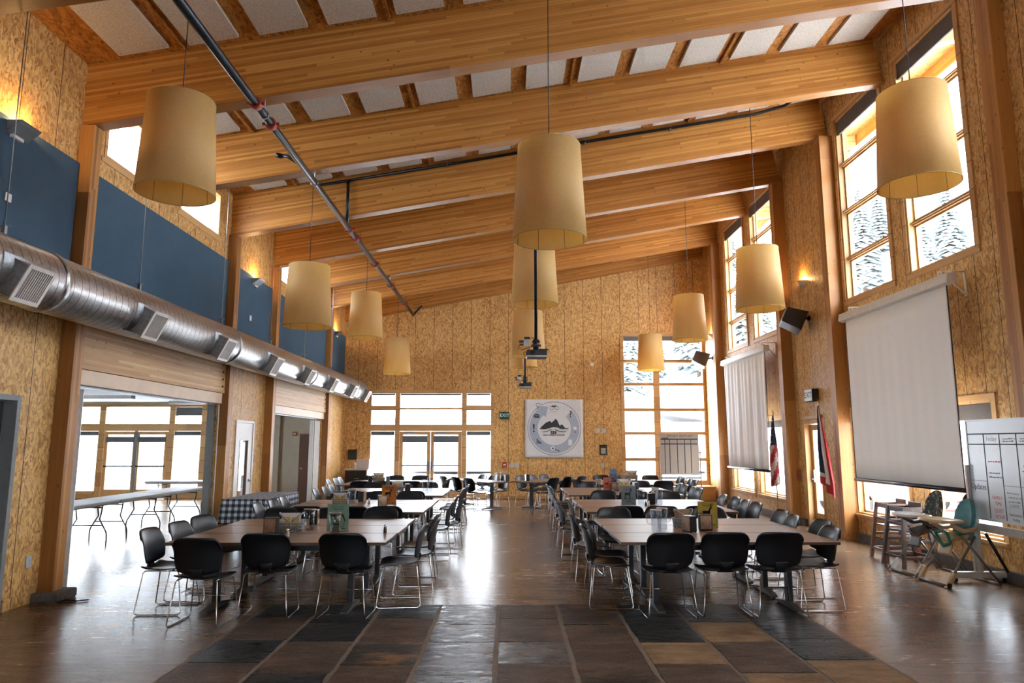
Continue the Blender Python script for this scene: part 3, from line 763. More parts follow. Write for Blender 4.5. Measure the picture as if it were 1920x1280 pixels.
# pull-down projection screens on wall brackets
M['screen'] = plain('screen_cloth', (.80,.755,.70), .85, var=.03, nscale=160)
M['screen_back'] = plain('screen_back_black', (.012,.012,.014), .8)
M['screen2'] = plain('screen_cloth_bright', (.86,.86,.86), .85, var=.03, nscale=160)
M['case'] = plain('screen_case', (.64,.60,.53), .4)
def screen(xc, y0, y1, z0, z1, lab, cm, wave):
    s = thing('projection_screen', lab, 'projection screen', (xc, (y0+y1)/2, z1), 0, 'pull-down screens on the window wall')
    h = (y1-y0)/2
    def fn(u, v): y = -h+2*h*u; return (wave*math.sin(y*9)*(.25+v) + .4*wave*math.sin(y*23+1), y, -(z1-z0)*v)
    b = MB(); b.sheet(90, 8, fn, .004); b.build('screen_cloth', cm, s)
    for q in (-h-.018, h-.002):
        b = MB(); b.box((-.001, q, -(z1-z0)), (.006, q+.02, 0)); b.build('screen_edge', M['screen_back'], s)
    b = MB(); b.tube([(0,-h-.03,-(z1-z0)-.03),(0,h+.03,-(z1-z0)-.03)],.032,12); b.build('bottom_bar', M['pipe'], s)
    b = MB(); b.prism([(-.075,-.01),(-.055,.12),(.075,.12),(.075,-.02),(0,-.035)], 2*h+.26, y0=-h-.13); cs = b.build('screen_case', M['case'], s, bevel=.008)
    for q in (-h+.15, h-.15):
        L = XR-xc; b = MB()
        b.tube([(0,q,.12),(0,q,.20),(L-.01,q,.20)],.012,6); b.tube([(.02,q,.20),(L-.015,q,-.12)],.012,6); b.box((L-.02,q-.02,-.15),(L-.005,q+.02,.22)); b.build('wall_bracket', M['bracket'], s)
screen(6.02, 9.32, 12.2, 1.16, 3.93, 'large beige pull-down projection screen in front of the nearest windows', M['screen'], .004)
screen(6.06, 16.30, 19.4, 1.135, 3.93, 'farther white wavy projection screen beside the striped flag', M['screen2'], .022)
# ---------------------------------------------------------------- chairs and tables
M['chair'] = plain('chair_shell', (.0055,.0085,.0125), .38, var=.15, nscale=160, spec=.4, bump=.10)
M['chrome'] = plain('chrome', (.62,.62,.63), .16, 1.0, var=.05)
def m_laminate():
    t = NT('table_laminate'); tc = t.coords((1.4,26,8)); n = t.noise(tc, 1.2, 5, .6); n2 = t.noise(t.coords(), 1.2, 2)
    t.set(Base_Color=t.ramp(t.math('ADD', t.math('MULTIPLY', n, .75), t.math('MULTIPLY', n2, .25)), [(.3,(.14,.075,.04)),(.5,(.20,.115,.065)),(.72,(.27,.165,.10))]), Roughness=.34, Specular_IOR_Level=.22); return t.mat
M['laminate'] = m_laminate()
M['edge'] = plain('table_edge', (.10,.06,.042), .4)
M['table_leg'] = plain('table_leg', (.05,.055,.06), .35, .6)
M['table_foot'] = plain('table_foot', (.12,.12,.118), .4, .4)
def make_chair():
    c = thing('stacking_chair', '', 'chair')
    def seat(u, v):     # u across, v from front to back
        x = (u-.5)*2; y = .215-.425*v
        w = .246*(1-.12*abs(2*v-1)**3)
        z = .448+.018*x*x - .030*max(0,(.22-v)/.22)**2 - .012*math.sin(PI*min(1,max(0,v))) + .012*max(0,(v-.85)/.15)
        return (x*w, y, z)
    b = MB(); b.sheet(12, 14, seat, .014); b.build('seat', M['chair'], c)
    def rnd(x, r): t = max(0, (abs(x)-(1-r))/r); return 1-math.sqrt(max(0, 1-t*t))
    def back(u, v):     # v from the bottom up
        x = math.sin((u-.5)*PI)
        w = .221+.018*math.sin(min(1, v/.6)*PI/2)
        lo = .484+.034*x*x+.030*rnd(x,.26); hi = .845-.010*x*x-.080*rnd(x,.36)
        z = lo+(hi-lo)*v
        y = -.208 - .055*(z-.5)/.34 - .035*max(0,(v-.6)/.4)**2 + .052*x*x
        return (x*w, y, z)
    b = MB(); b.sheet(24, 14, back, .013); b.build('backrest', M['chair'], c)
    def stem(u, v):
        x = (u-.5)*2*(.058+.02*(2*v-1)**2); t = v
        return (x, -.165-.055*math.sin(min(1,t*1.25)*PI/2)-.0*t, .443+.10*t**1.6)
    b = MB(); b.sheet(4, 8, stem, .022); b.build('back_stem', M['chair'], c)
    for s in (-1, 1):
        b = MB(); e = .03
        pts = [(s*.195,-.165,.432),(s*.205,-.190,.415),(s*.243,-.235,.045),(s*.246,-.232,.020),(s*.247,-.205,.0065),(s*.247,.205,.0065),(s*.246,.228,.018),(s*.243,.230,.04),(s*.205,.175,.405),(s*.195,.155,.428)]
        b.tube(pts, .0065, 8); b.tube([(s*.195,-.165,.432),(s*.195,.155,.430)], .0065, 8); b.build('sled_leg', M['chrome'], c)
    b = MB(); b.tube([(-.226,.205,.21),(.226,.205,.21)], .0055, 8); b.tube([(-.195,-.06,.434),(.195,-.06,.434)], .006, 6); b.tube([(-.195,.09,.430),(.195,.09,.430)], .006, 6); b.build('crossbar', M['chrome'], c)
    return c
CH0 = make_chair(); ch_used = []
def chair(x, y, rz, lab, grp):
    c = CH0 if not ch_used else copy_tree(CH0)
    ch_used.append(1)
    c.location = (x, y, 0.0145 if (3.6 < y-.25 < 7.91 and -2.6 < x < 3.0 and abs(y)<8.2) else 0.001); c.rotation_euler = (0,0,rz); c['label'] = lab; c['group'] = grp
    return c
def make_table():
    t = thing('dining_table', '', 'table')
    L, D, Z = 2.28, .745, .735
    b = MB(); b.box((-L/2,-D/2,Z-.03),(L/2,D/2,Z)); top = b.build('tabletop', [M['laminate']], t, bevel=.006)
    b = MB(); b.box((-L/2-.002,-D/2-.002,Z-.031),(L/2+.002,-D/2+.004,Z-.004)); b.box((-L/2-.002,D/2-.004,Z-.031),(L/2+.002,D/2+.002,Z-.004)); b.box((-L/2-.0015,-D/2+.004,Z-.031),(-L/2+.004,D/2-.004,Z-.004)); b.box((L/2-.004,-D/2+.004,Z-.031),(L/2+.0015,D/2-.004,Z-.004)); b.build('edge_band', M['edge'], top)
    for s in (-1,1):
        g = MB(); x = s*.72
        g.box((x-.03,-.045,.055),(x+.03,.045,Z-.05)); g.box((x-.04,-.26,Z-.055),(x+.04,.26,Z-.031)); lg = g.build('leg', M['table_leg'], t, bevel=.006)
        g = MB(); g.prism([(-.31,.012),(.31,.012),(.31,.03),(.06,.068),(-.06,.068),(-.31,.03)], .075, M=Matrix.Translation((x,0,0)) @ Matrix.Rotation(PI/2,4,'Z'), y0=-.0375)
        for q in (-.28,.28): g.cyl((x,q,.0005),(x,q,.014),.022,10)
        g.build('foot', M['table_foot'], lg)
    g = MB(); g.box((-.70,-.022,.60),(.70,.022,.66)); g.build('stretcher', M['table_leg'], t)
    return t
TB0 = make_table(); tb_used = []
def table(x, y, rz, lab, grp):
    t = TB0 if not tb_used else copy_tree(TB0)
    tb_used.append(1); t.location = (x,y,0); t.rotation_euler = (0,0,rz); t['label'] = lab; t['group'] = grp; return t
ROWW = ['first', 'second', 'third', 'fourth']
def cluster(side, row, x0, Y0, front, far, aisle, wallside):
    """three long tables pushed together; chairs along all four sides"""
    sn = 'blue-panel-side' if side < 0 else 'window-side'
    cl = '%s %s table cluster' % (ROWW[row], sn)
    for k, nm in enumerate(('near table', 'middle table', 'far table')):
        table(x0+1.145+(.012 if k == 1 else 0), Y0+.375+.764*k, 0, 'brown laminate %s of the %s' % (nm, cl), 'brown dining tables')
    grp = 'black chairs around the dining tables'
    N = ['nearest', 'second nearest', 'third nearest', 'fourth nearest']
    fr = sorted(front, key=lambda c: abs(c[0])); fa = sorted(far, key=lambda c: abs(c[0]))
    for k, (x, y, r) in enumerate(fr): chair(x, y, r, 'black chair on near side of %s, %s the aisle' % (cl, N[k]), grp)
    for k, (x, y, r) in enumerate(fa): chair(x, y, PI+r, 'black chair on far side of %s, %s the aisle' % (cl, N[k]), grp)
    for k, (x, y, r) in enumerate(aisle): chair(x, y, (-PI/2 if side > 0 else PI/2)+r, 'black chair on aisle edge of %s, %s the camera' % (cl, N[k]), grp)
    for k, (x, y, r) in enumerate(wallside): chair(x, y, (PI/2 if side > 0 else -PI/2)+r, 'black chair on outer edge of %s, %s the camera' % (cl, N[k]), grp)
# window side
cluster(1, 0, 1.16, 7.42, [(1.63,7.44,.03),(2.21,7.50,-.02),(2.76,7.50,.01)], [(1.50,9.86,.05),(2.18,9.84,-.03),(2.86,9.90,.04)],
        [(1.08,7.88,.02),(1.20,8.52,-.04),(1.06,9.28,.05)], [(3.30,7.84,.0),(3.50,8.48,.06),(3.38,9.08,-.05),(3.48,9.70,.04)])
cluster(1, 1, 1.16, 10.64, [(1.72,10.62,.04),(2.24,10.60,-.03),(2.80,10.62,.02)], [(1.78,13.1,.03),(2.4,13.08,-.04),(3.0,13.1,.02)],
        [(1.02,11.12,.06),(1.24,11.72,-.05),(1.04,12.35,.03)], [(3.58,10.95,.05),(3.60,11.52,-.04),(3.62,12.08,.03),(3.58,12.64,-.03)])
cluster(1, 2, 1.19, 14.05, [(1.84,14.02,.02),(2.40,14.0,-.03),(2.95,14.03,.03)], [(1.9,16.5,.02),(2.5,16.48,-.02),(3.1,16.5,.03)],
        [(1.10,14.5,.03),(1.16,15.1,-.03),(1.12,15.75,.04)], [(3.62,14.35,.04),(3.66,14.95,-.03),(3.64,15.55,.05),(3.66,16.12,-.04)])
cluster(1, 3, 2.0, 17.5, [(2.6,17.48,.02),(3.2,17.46,-.03),(3.78,17.48,.02)], [(2.65,19.95,.03),(3.25,19.93,-.03),(4.05,19.95,.02)],
        [(1.92,18.0,.35),(1.96,18.7,-.04),(1.98,19.2,.03)], [(4.46,17.8,.04),(4.48,18.35,-.03),(4.46,18.9,.03),(4.48,19.5,-.03)])
# low-wall side
cluster(-1, 0, -3.56, 7.40, [(-1.66,7.42,-.03),(-2.46,7.45,.04),(-3.02,7.20,-.05)], [(-1.80,9.86,.04),(-2.50,9.84,-.03),(-3.22,9.88,.03)],
        [(-1.20,7.95,.10),(-1.12,8.62,.04),(-1.18,9.25,-.05)], [(-3.62,7.72,.04),(-3.60,8.32,-.06),(-3.64,8.98,-.22)])
cluster(-1, 1, -3.56, 10.60, [(-1.78,10.58,-.03),(-2.28,10.56,.03),(-2.94,10.6,-.02)], [(-1.84,13.05,.03),(-2.50,13.04,-.02),(-3.1,13.06,.03)],
        [(-1.14,11.05,.05),(-1.02,11.72,-.04),(-1.16,12.38,.05)], [(-3.62,10.95,.05),(-3.60,11.6,-.05),(-3.64,12.25,.04)])
cluster(-1, 2, -3.58, 13.88, [(-1.86,13.86,.02),(-2.42,13.85,-.03),(-2.98,13.87,.02)], [(-1.88,16.34,.03),(-2.5,16.33,-.03),(-3.12,16.35,.02)],
        [(-1.18,14.35,.05),(-1.14,14.98,-.04),(-1.16,15.6,.03)], [(-3.64,14.25,.05),(-3.62,14.9,-.05),(-3.66,15.55,.04)])
cluster(-1, 3, -4.22, 17.35, [(-2.35,17.33,.02),(-3.0,17.32,-.03),(-3.6,17.34,.03)], [(-2.5,19.82,.03),(-3.2,19.8,-.03),(-3.85,19.82,.02)],
        [(-1.84,17.85,.05),(-1.80,18.5,-.04),(-1.84,19.15,.03)], [(-4.30,17.8,.05),(-4.28,18.45,-.04),(-4.32,19.1,.03)])
# two tables set in a V before the end wall
aL, aR = math.radians(-56), math.radians(52)
table(-.86, 19.6, aL, 'brown laminate table of the V by the end wall, on the door side', 'brown dining tables')
table(1.06, 19.7, aR, 'brown laminate table of the V by the end wall, under the banner', 'brown dining tables')
gv = 'black chairs around the two angled end tables'
def along(cx, cy, a, u, w): return cx+u*math.cos(a)-w*math.sin(a), cy+u*math.sin(a)+w*math.cos(a)
vn = ['far end', 'middle', 'near end']
for k, u in enumerate((-.70, -.02, .66)):
    x, y = along(-.86,19.6,aL,u,-.46); chair(x, y, aL+.04*(k-1), 'black chair on outer side of angled table by end doors, at its %s' % vn[k], gv)
    x, y = along(-.86,19.6,aL,u*.85-.25,.46); chair(x, y, aL+PI, 'black chair on inner side of angled table by end doors, at its %s' % vn[k], gv)
for k, u in enumerate((.70, .02, -.66)):
    x, y = along(1.06,19.7,aR,u,-.46); chair(x, y, aR-.04*(k-1), 'black chair on outer side of angled table below banner, at its %s' % vn[k], gv)
    x, y = along(1.06,19.7,aR,u*.85+.25,.46); chair(x, y, aR+PI, 'black chair on inner side of angled table below banner, at its %s' % vn[k], gv)
# ---------------------------------------------------------------- annex beyond the low wall
AX = -14.8
wall('wall_annex_left', 0, AX-.2, AX, 6.7, YE+.2, 3.1, [(8.5,13.8,.5,2.9)], M['cream_wall'])
wall('wall_annex_front', 1, 6.7, 6.9, AX, XL-.2, 3.1, [], M['cream_wall'])
b = MB(); b.box((AX-.2, 6.7, 3.06), (XL-.2, YE+.2, 3.3)); struct(b.build('ceiling_annex', M['annex_ceiling']))
b = MB(); b.box((-7.6, 21.2, 0), (XL-.2, 21.35, 3.06)); b.box((-7.05, 21.1, 0), (-6.9, 21.2, 3.06)); struct(b.build('wall_annex_partition', M['cream_wall']))
w = wtag(nwin()); f = MB()
for q in (8.5,11.1,13.7): f.box((AX-.18,q,.5),(AX-.02,q+.1,2.9))
for q in (.5,2.8): f.box((AX-.178,8.6,q),(AX-.022,13.7,q+.1))
f.build('window_frame', M['pine_h'], w); g = MB(); g.box((AX-.1,8.6,.6),(AX-.094,13.7,2.8)); g.build('pane', M['glass'], w)
# glazed annex wall: mullions read off the photograph
X_ = lambda px: at(px, 800, 1, YE).x
b = MB(); b.box((AX, YE, 2.98), (XL-.2, YE+.2, 3.1)); b.box((AX, YE, 0), (AX+.25, YE+.2, 2.98)); b.box((-7.75, YE, 0), (XL-.2, YE+.2, 2.98)); struct(b.build('wall_annex_end', M['cream_wall']))
w = wtag(nwin()); f = MB(); Y0, Y1 = YE-.02, YE+.16
ms = [(AX+.2,AX+.32), (X_(186),X_(197.5)), (X_(317),X_(328)), (X_(377.5),X_(388)), (-7.85,-7.7)]
for a, b_ in ms: f.box((a, Y0, 0), (b_, Y1, 2.98))
for k in range(4):
    a, b_ = ms[k][1], ms[k+1][0]
    f.box((a, Y0+.002, 2.13), (b_, Y1-.002, 2.36)); f.box((a, Y0+.002, 2.90), (b_, Y1-.002, 2.98))
    if k != 1: f.box((a, Y0+.002, 0), (b_, Y1-.002, .14)); f.box((a, Y0-.03, .14), (b_, Y1-.01, .26))
f.build('window_frame', M['pine_x'], w, bevel=.004)
g = MB(); sb = MB()
for k in range(4):
    a, b_ = ms[k][1], ms[k+1][0]
    g.box((a, YE+.05, 2.36), (b_, YE+.058, 2.90))
    if k != 1: g.box((a, YE+.05, .26), (b_, YE+.058, 2.13)); sb.box((a+.01, YE-.012, 1.99), (b_-.01, YE+.012, 2.125))
sb.box((ms[2][1]+.01, YE-.012, 2.62), (ms[3][0]-.01, YE+.012, 2.895))
g.build('pane', M['glass'], w); sb.build('roller_blind', M['blind_blue'], w)
a0, a1 = ms[1][1], ms[2][0]; mid = (a0+a1)/2
for k, (a, b_) in enumerate(((a0+.01, mid-.005), (mid+.005, a1-.01))):
    d = bpy.data.objects.new('door_%d' % (k+4), None); COL.objects.link(d); d['kind'] = 'structure'
    f = MB()
    for q in (a, b_-.10): f.box((q, YE+.01, .012), (q+.10, YE+.055, 2.12))
    for z0, z1 in ((.012,.30),(2.02,2.12)): f.box((a+.10, YE+.011, z0), (b_-.10, YE+.054, z1))
    f.build('door_leaf', M['brown_door'] if k == 2 else M['pine'], d, bevel=.003)
    g = MB(); g.box((a+.10, YE+.03, .30), (b_-.10, YE+.037, 2.02)); g.build('pane', M['glass'], d)
    sb = MB(); sb.box((a+.06, YE-.03, 1.78), (b_-.06, YE-.004, 1.95)); sb.build('roller_blind', M['blind_blue'], d)
    h = MB(); h.box((a+.04, YE-.045, 1.0), (b_-.04, YE-.02, 1.045)); h.build('push_bar', M['pipe'], d)
b = MB(); b.box((mid-.055, YE-.025, 0), (mid+.055, YE+.005, 2.13)); struct(b.build('mullion_trim', M['grey_frame'], bevel=.004))
# doors of the low wall
d = bpy.data.objects.new('door_6', None); COL.objects.link(d); d['kind'] = 'structure'
f = MB()
for q in (6.45, 7.50): f.box((XL-.21, q, 0), (XL+.03, q+.06, 2.26))
f.box((XL-.209, 6.51, 2.20), (XL+.029, 7.50, 2.26)); f.build('door_frame', M['grey_frame'], d, bevel=.004)
f = MB(); f.box((XL-.16, 6.52, .01), (XL-.115, 7.49, 2.19)); f.build('door_leaf', M['dark_door'], d)
f = MB(); f.tube([(XL-.11,7.42,1.02),(XL-.06,7.42,1.02),(XL-.06,7.31,1.02)],.01,8); f.cbox((XL-.108,7.42,1.02),(.012,.07,.2)); f.build('door_handle', M['steel'], d)
d = bpy.data.objects.new('door_7', None); COL.objects.link(d); d['kind'] = 'structure'
f = MB()
for q in (13.60, 14.52): f.box((XL-.19, q, 0), (XL+.022, q+.05, 2.20))
f.box((XL-.189, 13.65, 2.15), (XL+.021, 14.52, 2.20)); f.build('door_frame', M['white_paint'], d, bevel=.004)
f = MB(); X = XL-.045
for a, b_ in ((13.655,13.86),(14.30,14.515)): f.box((X, a, .01), (X+.045, b_, 2.14))
for a, b_ in ((.01,.25),(1.80,2.14)): f.box((X+.001, 13.86, a), (X+.044, 14.30, b_))
lf = f.build('door_leaf', M['white_paint'], d)
f = MB()
for a, b_ in ((13.855,13.885),(14.275,14.305)): f.box((X-.004, a, .24), (X+.05, b_, 1.81))
f.build('lite_trim', M['brown_door'], lf)
g = MB(); g.box((X+.02, 13.885, .25), (X+.026, 14.275, 1.80)); g.build('pane', M['glass'], lf)
f = MB(); f.tube([(X+.045,14.42,1.0),(X+.10,14.42,1.0),(X+.10,14.30,1.0)],.011,8); f.cyl((X+.045,14.42,1.0),(X+.055,14.42,1.0),.03,12); f.build('door_handle', M['steel'], d)
f = MB()
for z in (.3,1.05,1.85): f.cyl((X+.05,13.652,z-.05),(X+.05,13.652,z+.05),.012,8)
f.build('door_hinge', M['black_metal'], d)
# folded partitions at the ends of the two openings
def folds(y0, y1, z1, n, lab, xm=XL-.10, wd=.17):
    b = MB(); t = .012
    for k in range(n):
        ya = y0+(y1-y0)*k/n; yb = y0+(y1-y0)*(k+1)/n; s = 1 if k % 2 else -1
        p0 = Vector((xm-s*wd/2, ya, 0)); p1 = Vector((xm+s*wd/2, yb, 0)); dd = (p1-p0).normalized(); nn = Vector((-dd.y, dd.x, 0))*t
        b.add([p0+nn,p1+nn,p1-nn,p0-nn]+[q+Vector((0,0,z1-.02)) for q in (p0+nn,p1+nn,p1-nn,p0-nn)], [(0,1,2,3)[::-1],(4,5,6,7),(0,1,5,4),(1,2,6,5),(2,3,7,6),(3,0,4,7)])
    b.box((xm-.05, y0-.05 if y0 < 15 else y0-.06, 0.001), (xm+.05, y0-.012, z1-.02))
    o = b.build('folding_partition', M['white_paint'])
    tag(o, lab, 'folding partition')
folds(8.50, 8.72, 2.43, 4, 'white folding partition stacked beside the nearest post')
folds(19.25, 19.78, 2.39, 7, 'white folding partition stacked in the second opening, before the brown door')
b = MB(); b.box((XL-.16, 12.66, 0), (XL-.05, 12.745, 2.45)); struct(b.build('jamb_trim', M['grey_frame']))
b = MB(); b.cyl((XL+.03, 12.70, .3), (XL+.03, 12.70, 2.45), .012, 8); struct(b.build('rail_trim', M['white_paint']))
d = bpy.data.objects.new('door_8', None); COL.objects.link(d); d['kind'] = 'structure'
b = MB(); b.box((-6.30, 21.14, 0.005), (-5.55, 21.195, 2.02)); b.build('door_leaf', M['brown_door'], d, bevel=.004)
b = MB(); b.cyl((-6.22,21.14,1.0),(-6.22,21.09,1.0),.025,12); b.build('door_knob', M['steel'], d)
o = MB().box((-.07,-.05,-.06),(.07,0,.06)).build('alarm_strobe', M['red_mast'], loc=(at(553,813,1,21.2).x, 21.199, at(553,813,1,21.2).z), bevel=.01)
tag(o, 'small dark red alarm strobe on the cream wall above the brown door', 'alarm strobe')
q = MB().box((-.04,-.056,-.02),(.04,-.05,.012)).build('strobe_lens', M['white_paint'], o)
# ceiling lights of the annex (off)
for px, lab in ((190,'long grey ceiling light seen through the first opening, at its near jamb'), (372,'grey ceiling light seen through the first opening, at its far jamb')):
    p = at(px, 757, 1, 15.5 if px < 300 else 17.5)
    t = thing('ceiling_light', lab, 'ceiling light', (p.x, p.y, 0), 0, 'annex ceiling lights')
    b = MB(); b.box((-.7,-.09,2.72),(.7,.09,2.80)); b.build('light_body', M['proj_grey'], t, bevel=.01)
    b = MB()
    for s in (-.5,.5): b.cyl((s,0,2.79),(s,0,3.055),.006,6)
    b.build('hanger_rod', M['steel'], t)
# folding tables
M['table_grey'] = plain('folding_table_top', (.34,.35,.36), .5, var=.04)
M['table_rim'] = plain('folding_table_rim', (.16,.17,.175), .45)
def make_fold():
    t = thing('folding_table', '', 'folding table'); L, D, Z = 1.86, .76, .735
    b = MB(); b.box((-D/2,-L/2,Z-.045),(D/2,L/2,Z)); top = b.build('tabletop', M['table_grey'], t, bevel=.012)
    b = MB(); b.box((-D/2+.02,-L/2+.02,Z-.07),(D/2-.02,L/2-.02,Z-.045)); b.build('apron', M['table_rim'], top)
    for s in (-1,1):
        y = s*.62; b = MB()
        for q in (-1,1):
            b.tube([(q*.24,y,Z-.065),(q*.22,y,.50),(q*.20,y,.42),(q*.33,y,.20),(q*.345,y,.14),(q*.345,y,.002)], .013, 8)
        b.cyl((-.27,y,.31),(.27,y,.31),.011,8); b.cyl((-.23,y,.62),(.23,y,.62),.011,8)
        b.tube([(0,y,.62),(0,y-s*.28,Z-.07)],.009,6); b.build('leg', M['pipe'], t)
    return t
F0 = make_fold()
for k, (x, y, r, lab) in enumerate(((-7.44,12.02,0,'grey folding table in the annex, nearest of three end to end'), (-7.44,13.92,0,'grey folding table in the annex, middle one of three end to end'), (-7.46,15.82,0,'grey folding table in the annex, farthest of three end to end'), (-8.85,19.4,PI/2,'grey folding table standing alone by the annex windows'))):
    o = F0 if k == 0 else copy_tree(F0); o.location = (x,y,0); o.rotation_euler = (0,0,r); o['label'] = lab; o['group'] = 'grey folding tables in the annex'
# gingham table
def m_gingham():
    t = NT('gingham_cloth'); q = t.sep(t.new('ShaderNodeTexCoord').outputs['Object'])
    def st(a): return t.math('LESS_THAN', t.math('FRACT', t.math('DIVIDE', a, .105)), .5)
    zz = st(q[2]); f = t.math('ADD', st(t.math('ADD', q[0], .013)), st(q[1]))
    ge = t.new('ShaderNodeNewGeometry'); nz = t.math('ABSOLUTE', t.sep(ge.outputs['True Normal'])[2]); nx = t.math('ABSOLUTE', t.sep(ge.outputs['True Normal'])[0])
    up = t.math('GREATER_THAN', nz, .7); side = t.math('GREATER_THAN', nx, .7)
    hor = t.math('ADD', t.math('MULTIPLY', st(q[1]), side), t.math('MULTIPLY', st(q[0]), t.math('SUBTRACT', 1, side)))
    fv = t.math('ADD', hor, zz)
    s = t.math('ADD', t.math('MULTIPLY', up, f), t.math('MULTIPLY', t.math('SUBTRACT', 1, up), fv))
    t.set(Base_Color=t.ramp(t.math('DIVIDE', s, 2), [(.2,(.66,.70,.74)),(.5,(.13,.16,.21)),(.9,(.012,.016,.03))], 'CONSTANT'), Roughness=.85); return t.mat
M['gingham'] = m_gingham()
c = thing('checked_tablecloth_table', '', 'table', (-4.68, 13.5, 0)); tag(c, 'table under a navy and white gingham cloth beside the white glazed door', 'table')
b = MB()
def hang(u, v):
    P = [(-.40,-.92),(.40,-.92),(.40,.92),(-.40,.92)]; k = min(3, int(u*4)); t = u*4-k; a, e = P[k], P[(k+1)%4]
    x, y = a[0]+(e[0]-a[0])*t, a[1]+(e[1]-a[1])*t; fl_ = 1+.05*v+.018*v*math.sin(u*46); return (x*fl_, y*fl_*1.0, .765-.42*v)
b.sheet(96, 6, hang, .004); b.box((-.402,-.922,.761),(.402,.922,.768)); b.build('tablecloth', M['gingham'], c)
b = MB()
for sx in (-.33,.33):
    for sy in (-.8,.8): b.box((sx-.02,sy-.02,0),(sx+.02,sy+.02,.74))
b.box((-.38,-.9,.73),(.38,.9,.758)); b.build('table_frame', M['pipe'], c)

# ---------------------------------------------------------------- things on the walls
RX = Matrix(((0,0,-1),(-1,0,0),(0,1,0))).to_euler()            # lettering facing -X
RF = (PI/2, 0, 0)                                                # lettering facing -Y
M['exit_case'] = plain('exit_case', (.008,.016,.016), .4)
M['exit_txt'] = plain('exit_letters', (.30,.70,.56), .4)
e = thing('exit_sign', 'small dark EXIT sign with green letters on the end wall beside the double doors', 'exit sign', (-.135, YE-.001, 2.63))
b = MB(); b.box((-.155,-.06,-.115),(.155,0,.115)); b.build('sign_case', M['exit_case'], e, bevel=.015)
txt('lettering', 'EXIT', .15, M['exit_txt'], e, (0,-.062,0), RF, bold=.003)
p = at(1519, 741, 0, XR-.10)
e = thing('exit_sign', 'grey box EXIT sign on the window wall above the side door', 'exit sign', (XR-.001, p.y, p.z))
b = MB(); b.box((-.14,-.19,-.13),(0,.19,.13)); b.build('sign_case', M['black_metal'], e, bevel=.008)
b = MB(); b.box((-.146,-.175,-.115),(-.14,.175,.115)); b.build('sign_face', M['proj_grey'], e)
txt('lettering', 'EXIT', .17, M['black_metal'], e, (-.147,0,0), RX, bold=.002)
def onwall(name, lab, cat, wallx, px, py, sw_, sh, m, d=.012, grp=None, bevel=.003):
    if wallx == 'end':
        p = at(px, py, 1, YE); o = MB().box((-sw_/2,-d,-sh/2),(sw_/2,0,sh/2)).build(name, m, loc=(p.x, YE-.001, p.z), bevel=bevel)
    else:
        p = at(px, py, 0, wallx); s = 1 if wallx < 0 else -1
        o = MB().box((0,-sw_/2,-sh/2),(s*d,sw_/2,sh/2)).build(name, m, loc=(wallx+s*.001, p.y, p.z), bevel=bevel)
    return tag(o, lab, cat, grp)
g_ = 'small plates on the walls'
onwall('switch_plate', 'grey outlet plate low on the strand board beside the nearest post', 'wall plate', XL, 52, 1053, .09, .13, M['plate'], grp=g_)
onwall('switch_plate', 'tiny white plate on the nearest blue wall panel', 'wall plate', XL+.041, 14, 370, .09, .09, M['white_paint'], grp=g_)
onwall('switch_plate', 'tiny white plate on the narrow blue panel below the sconce', 'wall plate', XL+.041, 469, 596, .10, .11, M['white_paint'], grp=g_)
onwall('thermostat', 'white square sensor alone on the strand board high between banner and tall end window', 'sensor', 'end', 1110, 683, .11, .11, M['white_paint'], .03)
for px, w_ in ((1121.5,'left'), (1132,'right')):
    onwall('switch_plate', 'grey switch plate %s of the pair beside the banner, above the framed notice' % w_, 'wall plate', 'end', px, 807, .12, .14, M['plate'], grp=g_)
onwall('switch_plate', 'grey outlet plate below the framed notice by the tall end window', 'wall plate', 'end', 1130, 872, .09, .12, M['plate'], grp=g_)
for px, w_ in ((960.5,'nearer the doors'), (969,'farther from the doors')):
    onwall('switch_plate', 'grey plate beside the red alarm below the banner corner, %s' % w_, 'wall plate', 'end', px, 872, .12, .14, M['plate'], grp=g_)
o = onwall('fire_alarm', 'small red fire alarm pull on the end wall beside the doors', 'fire alarm', 'end', 946, 871, .14, .18, M['red'], .05)
q = MB().box((-.04,-.056,-.02),(.04,-.05,.02)).build('pull_handle', M['white_paint'], o)
o = onwall('fire_alarm', 'red fire alarm pull box low beside the side door on the window wall', 'fire alarm', XR, 1500, 890, .17, .24, M['red_mast'], .06)
q = MB().box((-.066,-.05,-.03),(-.06,.05,.03)).build('pull_handle', M['red'], o)
o = onwall('wall_box', 'black wall box above the dark cabinet in the far corner', 'wall box', 'end', 662, 851.5, .27, .31, M['black'], .09, bevel=.015)
q = MB().box((-.10,-.096,.02),(.10,-.09,.12)).build('box_window', M['exit_case'], o)
o = onwall('picture_frame', 'small black framed notice beside the tall end window', 'picture frame', 'end', 1131, 843, .24, .32, M['black'], .03)
q = MB().box((-.075,-.034,-.12),(.075,-.03,.06)).build('picture', plain('photo_print', (.36,.33,.28), .5, var=.5, nscale=30), o)
# clock-like grey junction plate on the near column edge
onwall('junction_box', 'grey junction box on the strip beside the large screen', 'junction box', XR, 1586, 782, .08, .16, M['plate'], .05)

